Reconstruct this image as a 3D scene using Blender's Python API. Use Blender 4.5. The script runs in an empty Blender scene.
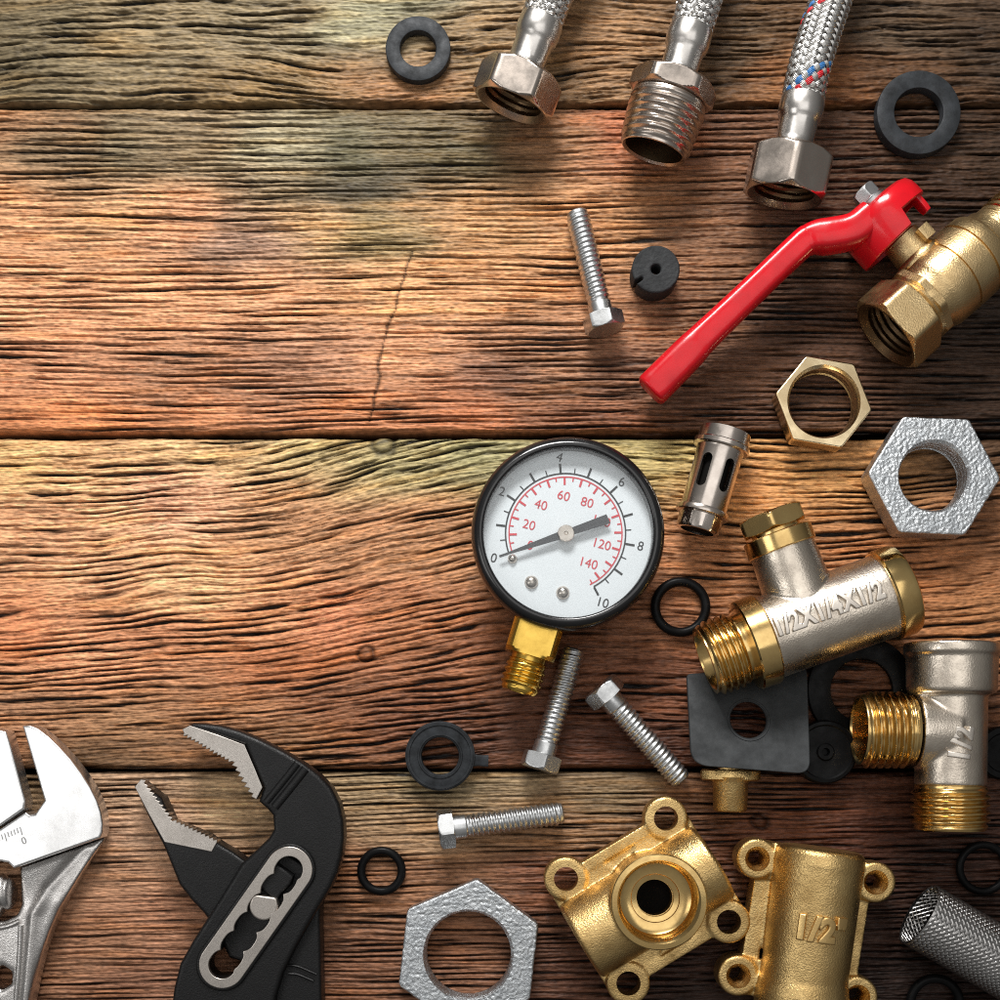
import bpy, math, random
import numpy as np
from math import radians as RAD, sin, cos, pi, sqrt

# ------------------------------------------------------------------ basics
random.seed(4)
RNG = np.random.RandomState(11)
H = 13.0                 # height of the lens over the boards (1 unit = about 26 mm)
CY = 740.0               # the lens looks straight down at this row of the picture
sc = bpy.context.scene
COL = sc.collection


def W(px, py, z=0.0):
    """Point at height z above the boards seen at picture position (px, py)."""
    k = (H - z) / H
    return np.array([(px - 500) / 100 * k, (500 - CY) / 100 + (CY - py) / 100 * k, z])


def unit(v):
    v = np.asarray(v, float)
    return v / np.linalg.norm(v)


class Geo:
    def __init__(self):
        self.v, self.f, self.m, self.n = [], [], [], 0

    def add(self, verts, faces, mi=0):
        verts = np.asarray(verts, float).reshape(-1, 3)
        o = self.n
        self.v.append(verts)
        self.f.extend([tuple(int(i) + o for i in f) for f in faces])
        self.m.extend([mi] * len(faces))
        self.n += len(verts)
        return self

    def verts(self):
        return np.concatenate(self.v) if self.v else np.zeros((0, 3))


def mesh_from(g, name, shift=None):
    me = bpy.data.meshes.new(name)
    v = g.verts()
    if shift is not None:
        v = v - np.asarray(shift)
    me.from_pydata(v.tolist(), [], g.f)
    if any(g.m):
        me.polygons.foreach_set('material_index', np.array(g.m, dtype=np.int32))
    me.update()
    return me


def world_loc(o):
    p = np.zeros(3)
    while o is not None:
        p += np.array(o.location)
        o = o.parent
    return p


def tag(o, label=None, cat=None, group=None, kind=None):
    if label: o['label'] = label
    if cat: o['category'] = cat
    if group: o['group'] = group
    if kind: o['kind'] = kind
    return o


def thing(name, label, cat, loc=(0, 0, 0), group=None, kind=None):
    o = bpy.data.objects.new(name, None)
    o.empty_display_size = 0.2
    COL.objects.link(o)
    o.location = tuple(float(c) for c in loc)
    return tag(o, label, cat, group, kind)


def part(name, g, mat, parent=None, sharp=35, loc=None, label=None):
    base = world_loc(parent) if parent is not None else np.zeros(3)
    if loc is not None:
        base = base * 0 + np.asarray(loc, float)
    me = mesh_from(g, name, base)
    for m in (mat if isinstance(mat, (list, tuple)) else [mat]):
        me.materials.append(m)
    me.shade_smooth()
    if sharp:
        me.set_sharp_from_angle(angle=RAD(sharp))
    o = bpy.data.objects.new(name, me)
    COL.objects.link(o)
    if parent is not None:
        o.parent = parent
        if loc is not None:
            o.location = tuple(np.asarray(loc) - world_loc(parent))
    elif loc is not None:
        o.location = tuple(float(c) for c in loc)
    if label: o['label'] = label
    return o


# ------------------------------------------------------------------ geometry helpers
def frame(d, up=None):
    d = unit(d)
    up = np.array([0, 0, 1.0]) if up is None else np.asarray(up, float)
    if abs(np.dot(up, d)) > 0.95:
        up = np.array([0, 1.0, 0])
    e2 = unit(up - d * np.dot(up, d))
    e1 = np.cross(e2, d)
    return d, e1, e2


def rev(g, o, d, st, N=96, closed=False, caps=True, mi=0, up=None, ph0=0.0, inner=None):
    """Surface swept round the axis (o, d) through stations (t, r); t and r may be functions of the angle."""
    d, e1, e2 = frame(d, up)
    o = np.asarray(o, float)
    th = np.arange(N) / N * 2 * pi + ph0
    rows = []
    for t, r in st:
        rr = r(th) if callable(r) else np.full(N, float(r))
        tt = t(th) if callable(t) else np.full(N, float(t))
        rows.append(o + tt[:, None] * d + (np.cos(th)[:, None] * e1 + np.sin(th)[:, None] * e2) * rr[:, None])
    M = len(rows)
    P = np.array(rows)
    f = []
    for i in range(M if closed else M - 1):
        i2 = (i + 1) % M
        for j in range(N):
            j2 = (j + 1) % N
            f.append((i * N + j, i * N + j2, i2 * N + j2, i2 * N + j))
    nband = len(f)
    if not closed and caps:
        f.append(tuple(range(N))[::-1])
        f.append(tuple((M - 1) * N + j for j in range(N)))
    g.add(P, f, mi)
    if inner is not None:            # stations from this index on belong to the bore
        a0 = len(g.m) - len(f)
        for k in range(inner * N, nband):
            g.m[a0 + k] = 1
    return g


def polyr(R, n=6, phase=0.0, rnd=0.985):
    def fn(th):
        a = R * cos(pi / n)
        s = 2 * pi / n
        phi = np.mod(th - phase, s) - s / 2
        return np.minimum(a / np.cos(phi), R * rnd)
    return fn


def pmin(fn, lim):
    return lambda th: np.minimum(fn(th), lim)


def hexst(t0, t1, R, c0=0.06, c1=0.06, n=6, phase=0.0, rnd=0.985, slope=1.0):
    """Stations of a chamfered nut body from t0 to t1."""
    fn = polyr(R, n, phase, rnd)
    a = R * cos(pi / n)
    out = []
    if c0:
        for k in range(6):
            u = k / 5
            out.append((t0 + c0 * u, pmin(fn, a * 0.985 + (R - a * 0.985) * u * slope)))
    else:
        out.append((t0, fn))
    out.append((t0 + (t1 - t0) * .35, fn))
    out.append((t0 + (t1 - t0) * .65, fn))
    if c1:
        for k in range(5, -1, -1):
            u = k / 5
            out.append((t1 - c1 * u, pmin(fn, a * 0.985 + (R - a * 0.985) * u * slope)))
    else:
        out.append((t1, fn))
    return out


def thread(t0, t1, ro, depth, pitch, taper=0.0, fade0=True, fade1=True, sub=8):
    n = max(8, int(abs(t1 - t0) / pitch * sub))
    out = []
    for i in range(n + 1):
        t = t0 + (t1 - t0) * i / n
        rb = ro - taper * abs(t - t0)
        f0 = min(1, abs(t - t0) / pitch) if fade0 else 1
        f1 = min(1, abs(t1 - t) / pitch) if fade1 else 1
        f = min(f0, f1)

        def fn(th, t=t, rb=rb, f=f):
            ph = np.mod(t / pitch - th / (2 * pi), 1.0)
            v = np.abs(2 * ph - 1)
            p = np.clip(v * 1.5 - .28, 0, 1)
            return rb - depth * (1 - f * (1 - p))
        out.append((t, fn))
    return out


def smooth_path(pts, n=8, closed=False):
    P = [np.asarray(p, float) for p in pts]
    L = len(P)
    out = []
    rng = range(L if closed else L - 1)
    for i in rng:
        if closed:
            p0, p1, p2, p3 = P[i - 1], P[i], P[(i + 1) % L], P[(i + 2) % L]
        else:
            p1, p2 = P[i], P[i + 1]
            p0 = P[i - 1] if i > 0 else 2 * p1 - p2
            p3 = P[i + 2] if i + 2 < L else 2 * p2 - p1
        for k in range(n):
            t = k / n
            out.append(.5 * ((2 * p1) + (-p0 + p2) * t + (2 * p0 - 5 * p1 + 4 * p2 - p3) * t * t + (-p0 + 3 * p1 - 3 * p2 + p3) * t ** 3))
    if not closed:
        out.append(P[-1])
    return out


def sweep(g, pts, ra, rb, N=28, mi=0, power=2.0, caps=True):
    """Tube along pts; ra sideways radius, rb upright radius per point."""
    P = np.array(pts)
    M = len(P)
    rows = []
    for i in range(M):
        a, b = P[max(0, i - 1)], P[min(M - 1, i + 1)]
        d, e1, e2 = frame(b - a)
        th = np.arange(N) / N * 2 * pi
        c, s = np.cos(th), np.sin(th)
        c = np.sign(c) * np.abs(c) ** (2 / power)
        s = np.sign(s) * np.abs(s) ** (2 / power)
        rows.append(P[i] + c[:, None] * e1 * ra[i] + s[:, None] * e2 * rb[i])
    f = []
    for i in range(M - 1):
        for j in range(N):
            j2 = (j + 1) % N
            f.append((i * N + j, i * N + j2, (i + 1) * N + j2, (i + 1) * N + j))
    if caps:
        f.append(tuple(range(N))[::-1])
        f.append(tuple((M - 1) * N + j for j in range(N)))
    g.add(np.array(rows), f, mi)
    return g


def eval_geo(ob):
    dg = bpy.context.evaluated_depsgraph_get()
    me = bpy.data.meshes.new_from_object(ob.evaluated_get(dg))
    n = len(me.vertices)
    v = np.empty(n * 3)
    me.vertices.foreach_get('co', v)
    f = [tuple(p.vertices) for p in me.polygons]
    bpy.data.meshes.remove(me)
    return v.reshape(-1, 3), f


def plate(loops, z0, z1, bevel=0.01, res=2, fill='BOTH'):
    """2-D outlines (first the outside, then holes) raised from z0 to z1 with rounded edges."""
    cu = bpy.data.curves.new('outline', 'CURVE')
    cu.dimensions = '2D'
    cu.fill_mode = fill
    for lp in loops:
        sp = cu.splines.new('POLY')
        sp.points.add(len(lp) - 1)
        for p, q in zip(sp.points, lp):
            p.co = (float(q[0]), float(q[1]), 0, 1)
        sp.use_cyclic_u = True
    cu.extrude = max(1e-4, (z1 - z0) / 2 - bevel)
    cu.bevel_depth = bevel
    cu.bevel_resolution = res
    cu.offset = -bevel
    ob = bpy.data.objects.new('outline', cu)
    COL.objects.link(ob)
    v, f = eval_geo(ob)
    bpy.data.objects.remove(ob)
    bpy.data.curves.remove(cu)
    v[:, 2] += (z0 + z1) / 2
    return v, f


def circle(c, r, n=48):
    return [(c[0] + r * cos(2 * pi * i / n), c[1] + r * sin(2 * pi * i / n)) for i in range(n)]


def hull_slab(c0, r0, c1, r1, n=24):
    """Outline of the band around two circles."""
    c0, c1 = np.asarray(c0[:2], float), np.asarray(c1[:2], float)
    d = unit(c1 - c0)
    a = math.atan2(d[1], d[0])
    out = []
    for i in range(n + 1):
        t = a + pi / 2 + pi * i / n
        out.append((c0[0] + r0 * cos(t), c0[1] + r0 * sin(t)))
    for i in range(n + 1):
        t = a - pi / 2 + pi * i / n
        out.append((c1[0] + r1 * cos(t), c1[1] + r1 * sin(t)))
    return out


def prism(g, outline, z0, z1, mi=0):
    n = len(outline)
    v = [(p[0], p[1], z0) for p in outline] + [(p[0], p[1], z1) for p in outline]
    a = sum(outline[i][0] * outline[(i + 1) % n][1] - outline[(i + 1) % n][0] * outline[i][1] for i in range(n))
    f = [(i, (i + 1) % n, n + (i + 1) % n, n + i) for i in range(n)] + [tuple(range(n))[::-1], tuple(range(n, 2 * n))]
    if a < 0:
        f = [q[::-1] for q in f]
    g.add(v, f, mi)
    return g


def remesh(g, voxel=0.012, smooth=4, cut=None, fac=0.5, disp=None):
    """Melts overlapping solids into one cast body with soft inside corners, then drills the holes."""
    me = mesh_from(g, 'cast')
    ob = bpy.data.objects.new('cast', me)
    COL.objects.link(ob)
    m = ob.modifiers.new('r', 'REMESH')
    m.mode = 'VOXEL'; m.voxel_size = voxel; m.adaptivity = 0
    if smooth:
        s = ob.modifiers.new('s', 'SMOOTH')
        s.factor = fac; s.iterations = smooth
    co = None
    if cut is not None:
        co = bpy.data.objects.new('cut', mesh_from(cut, 'cut'))
        COL.objects.link(co)
        b = ob.modifiers.new('b', 'BOOLEAN')
        b.operation = 'DIFFERENCE'; b.object = co
        try:
            b.solver = 'MANIFOLD'
        except TypeError:
            b.solver = 'EXACT'
    v, f = eval_geo(ob)
    bpy.data.objects.remove(ob)
    if co: bpy.data.objects.remove(co)
    return Geo().add(v, f)


def boolean(g, cut):
    ob = bpy.data.objects.new('a', mesh_from(g, 'a'))
    co = bpy.data.objects.new('b', mesh_from(cut, 'b'))
    COL.objects.link(ob); COL.objects.link(co)
    b = ob.modifiers.new('b', 'BOOLEAN')
    b.operation = 'DIFFERENCE'; b.object = co; b.solver = 'EXACT'
    v, f = eval_geo(ob)
    bpy.data.objects.remove(ob); bpy.data.objects.remove(co)
    return Geo().add(v, f)


def text(s, size, ext=0.0, bev=0.0, align='CENTER', spacing=1.0, bold=0.0, voxel=0.0):
    cu = bpy.data.curves.new('lettering', 'FONT')
    cu.body = s; cu.size = size; cu.extrude = ext; cu.bevel_depth = bev; cu.bevel_resolution = 1
    cu.align_x = align; cu.align_y = 'CENTER'; cu.space_character = spacing
    cu.resolution_u = 6; cu.offset = bold
    ob = bpy.data.objects.new('lettering', cu)
    COL.objects.link(ob)
    v, f = eval_geo(ob)
    bpy.data.objects.remove(ob)
    bpy.data.curves.remove(cu)
    if voxel:
        g = remesh(Geo().add(v, f), voxel, 2)
        v, f = g.verts(), g.f
    return v, f


def text_on_barrel(g, s, size, o, d, r, rot=0.0, ext=0.02, bev=0.008, roll=0.0, spacing=1.0, bold=0.0, width=None):
    """Raised letters wrapped over a lying cylinder (axis d through o), letters running along d turned by rot."""
    v, f = text(s, size, ext, bev, spacing=spacing, bold=bold, voxel=.0065)
    if width:
        v[:, 0] = (v[:, 0] - (v[:, 0].max() + v[:, 0].min()) / 2) * width / np.ptp(v[:, 0])
    c, s_ = cos(rot), sin(rot)
    x = v[:, 0] * c - v[:, 1] * s_
    y = v[:, 0] * s_ + v[:, 1] * c
    d, e1, e2 = frame(d)
    side = e1                      # left of the running direction as seen from above
    a = y / r + roll
    rr = r + v[:, 2]
    P = np.asarray(o) + x[:, None] * d + (np.sin(a) * rr)[:, None] * side + (np.cos(a) * rr)[:, None] * e2
    g.add(P, f)
    return g


# ------------------------------------------------------------------ materials
def newmat(name):
    m = bpy.data.materials.new(name)
    m.use_nodes = True
    nt = m.node_tree
    b = nt.nodes['Principled BSDF']
    return m, nt, b


def metal(name, col, rough, grain=60, bump=0.15, dist=0.01, var=0.25, stain=None, stain_amt=0.5, metallic=1.0, coarse=3.0, rvar=0.12, brushed=None):
    m, nt, b = newmat(name)
    N, L = nt.nodes, nt.links
    tc = N.new('ShaderNodeTexCoord')
    src = tc.outputs['Object']
    if brushed:
        mp = N.new('ShaderNodeMapping'); mp.inputs['Scale'].default_value = brushed
        L.new(src, mp.inputs['Vector']); src2 = mp.outputs['Vector']
    else:
        src2 = src
    n1 = N.new('ShaderNodeTexNoise'); n1.inputs['Scale'].default_value = coarse; n1.inputs['Detail'].default_value = 6
    n1.inputs['Roughness'].default_value = .65
    L.new(src, n1.inputs['Vector'])
    n2 = N.new('ShaderNodeTexNoise'); n2.inputs['Scale'].default_value = grain; n2.inputs['Detail'].default_value = 3
    L.new(src2, n2.inputs['Vector'])
    r = N.new('ShaderNodeValToRGB')
    r.color_ramp.elements[0].position = .32; r.color_ramp.elements[1].position = .68
    s = stain or tuple(c * .45 for c in col)
    c0 = tuple(col[i] * (1 - var) * (1 - stain_amt) + s[i] * stain_amt for i in range(3)) + (1,)
    r.color_ramp.elements[0].color = c0
    r.color_ramp.elements[1].color = tuple(col) + (1,)
    L.new(n1.outputs['Fac'], r.inputs['Fac'])
    L.new(r.outputs['Color'], b.inputs['Base Color'])
    mr = N.new('ShaderNodeMapRange')
    mr.inputs['From Min'].default_value = .3; mr.inputs['From Max'].default_value = .7
    mr.inputs['To Min'].default_value = rough + rvar; mr.inputs['To Max'].default_value = max(.05, rough - rvar)
    L.new(n1.outputs['Fac'], mr.inputs['Value'])
    L.new(mr.outputs['Result'], b.inputs['Roughness'])
    b.inputs['Metallic'].default_value = metallic
    if bump:
        bp = N.new('ShaderNodeBump'); bp.inputs['Strength'].default_value = bump; bp.inputs['Distance'].default_value = dist
        L.new(n2.outputs['Fac'], bp.inputs['Height'])
        L.new(bp.outputs['Normal'], b.inputs['Normal'])
    return m


def plastic(name, col, rough, spec=.5, grain=50, bump=.1, dist=.006, var=.35, coat=0.0, coarse=4.0):
    m = metal(name, col, rough, grain, bump, dist, var, stain=tuple(c * (1 - var) for c in col), stain_amt=.5, metallic=0.0, coarse=coarse)
    b = m.node_tree.nodes['Principled BSDF']
    b.inputs['Specular IOR Level'].default_value = spec
    b.inputs['Coat Weight'].default_value = coat
    b.inputs['Coat Roughness'].default_value = .08
    return m


M_BRASS = metal('machined brass', (.92, .66, .28), .2, 90, .06, .004, .2, stain=(.45, .25, .08))
M_BRASS_PALE = metal('pale brass', (.93, .76, .48), .26, 120, .05, .004, .15, stain=(.55, .36, .16))
M_BRASS_CAST = metal('sandblasted brass', (.88, .62, .27), .35, 66, .65, .008, .3, stain=(.38, .22, .07), coarse=4)
M_BRASS_VALVE = metal('cast valve brass', (.85, .63, .33), .34, 66, .45, .007, .25, stain=(.38, .24, .1), coarse=4)
M_BRASS_YELLOW = metal('yellow lacquered brass', (.90, .60, .13), .22, 40, .1, .006, .2, stain=(.5, .28, .04), brushed=(1, 12, 1))
M_NICKEL_CAST = metal('satin nickel casting', (.86, .77, .65), .30, 60, .35, .007, .25, stain=(.36, .30, .25), coarse=4)
M_LETTER_BRASS = metal('brass lettering', (.88, .62, .27), .36, 60, .2, .004, .15, stain=(.5, .3, .1))
M_LETTER = metal('nickel lettering', (.80, .74, .66), .42, 60, .2, .004, .15, stain=(.5, .45, .4))
M_NICKEL_BRIGHT = metal('bright nickel sleeve', (.80, .72, .65), .2, 60, .04, .003, .2, stain=(.45, .38, .33), brushed=(3, 40, 3))
M_NICKEL = metal('nickel plate', (.70, .62, .55), .26, 90, .06, .004, .25, stain=(.40, .33, .28))
M_STEEL_FERRULE = metal('pressed steel', (.80, .77, .73), .3, 30, .05, .006, .2, stain=(.45, .42, .4))
M_ZINC = metal('zinc plated steel', (.78, .79, .79), .34, 80, .1, .004, .3, stain=(.4, .41, .42), coarse=6)
M_GALV = metal('hot dip galvanised iron', (.74, .77, .79), .38, 110, .8, .007, .25, stain=(.36, .39, .42), coarse=9)
M_WIRE = metal('braided steel wire', (.66, .65, .63), .34, 90, .05, .003, .2, stain=(.5, .48, .45))
M_MESH = metal('filter mesh steel', (.52, .51, .50), .3, 90, .05, .003, .3, stain=(.35, .34, .33))
M_CHROME = metal('polished chrome', (.92, .92, .92), .33, 120, .03, .002, .08, stain=(.7, .7, .7), brushed=(10, 1, 1), rvar=.05)
M_CHROME_SATIN = metal('satin chrome', (.78, .76, .74), .24, 110, .4, .007, .2, stain=(.45, .42, .40), coarse=5)
M_PLIER_STEEL = metal('ground tool steel', (.66, .61, .56), .36, 70, .1, .004, .2, stain=(.42, .38, .34), brushed=(1, 14, 1))
M_PLIER_BLACK = plastic('black forged steel', (.007, .007, .0075), .40, .36, 75, .5, .007, .5)
M_RUBBER = plastic('grey black rubber', (.034, .038, .043), .58, .22, 60, .2, .006, .75, coarse=7)
M_PLATE = plastic('grey rubber sheet', (.046, .050, .053), .6, .3, 90, .2, .005, .45, coarse=6)
M_RUBBER_DK = plastic('black rubber', (.007, .007, .0075), .42, .12, 60, .1, .005, .7, coarse=7)
M_RUBBER_ROUGH = plastic('porous black rubber', (.026, .028, .03), .7, .35, 26, .6, .016, .4)
M_RED = plastic('red vinyl sleeve', (.66, .006, .014), .27, .35, 14, .08, .012, .22, coat=.25)
M_BLACK_CASE = plastic('black enamel', (.008, .008, .009), .25, .5, 40, .03, .004, .2, coat=.4)
M_DIAL = plastic('white dial', (.87, .885, .90), .5, .3, 20, 0, .001, .04)
M_INK = plastic('black ink', (.02, .02, .022), .5, .3, 20, 0, .001, .1)
M_INK_RED = plastic('red ink', (.72, .06, .08), .5, .3, 20, 0, .001, .1)
M_NEEDLE = plastic('grey needle paint', (.055, .055, .06), .45, .4, 30, .04, .002, .1)
M_BLUE_WIRE = plastic('blue plastic strand', (.05, .20, .48), .35, .5, 60, .05, .003, .2)
M_RED_WIRE = plastic('red plastic strand', (.62, .03, .04), .35, .5, 60, .05, .003, .2)
M_ETCH = plastic('etched marks', (.35, .35, .35), .5, .4, 20, 0, .001, .1)
M_BORE_SHADE = metal('shaded bore', (.22, .14, .075), .42, 60, .1, .004, .3)  # darker metal imitating the shade inside nuts and valve
M_DARK = plastic('dark hollow', (.005, .0045, .004), .8, .1, 20, 0, .001, .1)  # near black for imitated shade in hollows; also hose cores and backing

M_GLASS, nt, b = newmat('gauge glass')
nt.nodes.remove(b)
tr = nt.nodes.new('ShaderNodeBsdfTransparent'); tr.inputs['Color'].default_value = (.97, .985, .99, 1)
gl = nt.nodes.new('ShaderNodeBsdfGlossy'); gl.inputs['Roughness'].default_value = .06
lw = nt.nodes.new('ShaderNodeLayerWeight'); lw.inputs['Blend'].default_value = .5
pw = nt.nodes.new('ShaderNodeMath'); pw.operation = 'POWER'; pw.inputs[1].default_value = 5
nt.links.new(lw.outputs['Facing'], pw.inputs[0])
fr = nt.nodes.new('ShaderNodeMath'); fr.operation = 'MULTIPLY_ADD'; fr.inputs[1].default_value = .9; fr.inputs[2].default_value = .04
nt.links.new(pw.outputs[0], fr.inputs[0])
mx = nt.nodes.new('ShaderNodeMixShader')
nt.links.new(fr.outputs[0], mx.inputs[0]); nt.links.new(tr.outputs[0], mx.inputs[1]); nt.links.new(gl.outputs[0], mx.inputs[2])
nt.links.new(mx.outputs[0], nt.nodes['Material Output'].inputs['Surface'])

# ------------------------------------------------------------------ the boards
def _hash(ix, iy, seed):
    h = (ix.astype(np.int64) * 374761393 + iy.astype(np.int64) * 668265263 + seed * 1442695041) & 0xFFFFFFFF
    h = ((h ^ (h >> 13)) * 1274126177) & 0xFFFFFFFF
    return ((h ^ (h >> 16)) & 0xFFFF) / 65535.0


def noise(x, y, seed=0):
    """Gradient noise, about -1..1."""
    x0 = np.floor(x); y0 = np.floor(y)
    fx = x - x0; fy = y - y0
    ux = fx * fx * fx * (fx * (fx * 6 - 15) + 10)
    uy = fy * fy * fy * (fy * (fy * 6 - 15) + 10)
    r = 0
    for dx in (0, 1):
        for dy in (0, 1):
            a = _hash(x0 + dx, y0 + dy, seed) * 2 * pi
            w = (ux if dx else 1 - ux) * (uy if dy else 1 - uy)
            r = r + w * (np.cos(a) * (fx - dx) + np.sin(a) * (fy - dy))
    return r * 1.5


def sstep(a, b, x):
    t = np.clip((x - a) / (b - a), 0, 1)
    return t * t * (3 - 2 * t)


def lin(c):
    c = np.asarray(c, float) / 255
    return np.where(c <= .04045, c / 12.92, ((c + .055) / 1.055) ** 2.4)


# stain of each board, light falloff included: (px, py, sRGB of the wood as lit there)
STAIN_AND_LIGHT = {
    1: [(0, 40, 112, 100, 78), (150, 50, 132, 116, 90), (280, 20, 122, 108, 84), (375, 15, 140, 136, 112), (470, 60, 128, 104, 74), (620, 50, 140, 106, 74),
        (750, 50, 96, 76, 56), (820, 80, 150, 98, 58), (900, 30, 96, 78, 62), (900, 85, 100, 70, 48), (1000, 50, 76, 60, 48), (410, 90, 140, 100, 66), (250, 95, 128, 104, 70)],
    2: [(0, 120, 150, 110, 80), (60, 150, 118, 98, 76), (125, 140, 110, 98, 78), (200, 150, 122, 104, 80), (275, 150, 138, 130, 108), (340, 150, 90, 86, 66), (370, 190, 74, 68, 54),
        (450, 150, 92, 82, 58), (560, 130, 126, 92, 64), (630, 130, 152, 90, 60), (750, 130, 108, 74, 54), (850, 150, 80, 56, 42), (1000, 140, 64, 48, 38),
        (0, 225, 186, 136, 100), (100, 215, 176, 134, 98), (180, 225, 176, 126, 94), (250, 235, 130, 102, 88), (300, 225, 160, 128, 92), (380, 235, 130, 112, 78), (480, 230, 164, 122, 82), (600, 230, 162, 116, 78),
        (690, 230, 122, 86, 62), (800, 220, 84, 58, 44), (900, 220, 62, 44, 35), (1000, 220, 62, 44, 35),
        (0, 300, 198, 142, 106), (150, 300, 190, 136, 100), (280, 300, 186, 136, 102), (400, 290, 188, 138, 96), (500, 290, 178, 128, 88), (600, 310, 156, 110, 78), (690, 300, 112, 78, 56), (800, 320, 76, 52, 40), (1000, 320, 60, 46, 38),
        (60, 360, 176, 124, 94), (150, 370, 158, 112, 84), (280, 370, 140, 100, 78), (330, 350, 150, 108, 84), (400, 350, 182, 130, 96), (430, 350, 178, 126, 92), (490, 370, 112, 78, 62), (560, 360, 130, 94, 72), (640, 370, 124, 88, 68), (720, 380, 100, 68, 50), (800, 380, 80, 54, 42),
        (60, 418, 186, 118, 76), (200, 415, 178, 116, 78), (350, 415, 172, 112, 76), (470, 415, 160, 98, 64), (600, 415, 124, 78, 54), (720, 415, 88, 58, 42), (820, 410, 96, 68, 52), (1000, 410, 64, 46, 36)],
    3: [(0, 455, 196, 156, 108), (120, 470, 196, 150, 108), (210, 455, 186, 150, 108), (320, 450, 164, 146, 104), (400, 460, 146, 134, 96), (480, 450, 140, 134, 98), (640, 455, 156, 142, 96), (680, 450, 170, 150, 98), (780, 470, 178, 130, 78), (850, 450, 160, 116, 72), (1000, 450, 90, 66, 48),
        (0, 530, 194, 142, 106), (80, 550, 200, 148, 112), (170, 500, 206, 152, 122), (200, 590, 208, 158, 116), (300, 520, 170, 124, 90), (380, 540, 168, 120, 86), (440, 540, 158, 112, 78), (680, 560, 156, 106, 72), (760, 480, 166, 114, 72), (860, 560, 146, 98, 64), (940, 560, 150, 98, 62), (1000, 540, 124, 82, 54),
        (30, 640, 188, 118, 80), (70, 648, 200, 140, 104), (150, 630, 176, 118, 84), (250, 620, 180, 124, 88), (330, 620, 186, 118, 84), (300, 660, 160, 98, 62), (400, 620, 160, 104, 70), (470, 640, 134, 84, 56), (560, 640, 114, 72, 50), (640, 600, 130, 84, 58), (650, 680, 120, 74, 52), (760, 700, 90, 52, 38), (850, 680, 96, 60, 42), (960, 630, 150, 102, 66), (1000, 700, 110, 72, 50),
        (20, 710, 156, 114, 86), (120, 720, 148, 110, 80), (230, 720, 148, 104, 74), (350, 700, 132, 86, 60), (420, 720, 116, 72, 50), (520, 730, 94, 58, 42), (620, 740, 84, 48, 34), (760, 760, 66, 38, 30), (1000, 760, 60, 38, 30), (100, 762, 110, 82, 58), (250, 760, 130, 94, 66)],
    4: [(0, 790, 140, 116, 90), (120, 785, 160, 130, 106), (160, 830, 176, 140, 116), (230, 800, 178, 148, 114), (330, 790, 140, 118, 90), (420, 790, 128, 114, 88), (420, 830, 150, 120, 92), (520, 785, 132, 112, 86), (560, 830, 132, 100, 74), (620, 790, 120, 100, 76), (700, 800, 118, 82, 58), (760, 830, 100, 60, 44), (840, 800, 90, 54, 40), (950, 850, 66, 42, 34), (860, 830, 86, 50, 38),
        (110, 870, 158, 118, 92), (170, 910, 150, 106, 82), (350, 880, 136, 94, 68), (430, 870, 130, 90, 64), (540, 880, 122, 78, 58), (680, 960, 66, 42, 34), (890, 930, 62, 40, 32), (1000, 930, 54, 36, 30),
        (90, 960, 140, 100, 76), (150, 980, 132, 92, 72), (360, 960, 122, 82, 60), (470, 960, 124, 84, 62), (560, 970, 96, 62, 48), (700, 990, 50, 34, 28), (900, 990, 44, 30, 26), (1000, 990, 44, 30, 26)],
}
GAIN = 1.0


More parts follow.
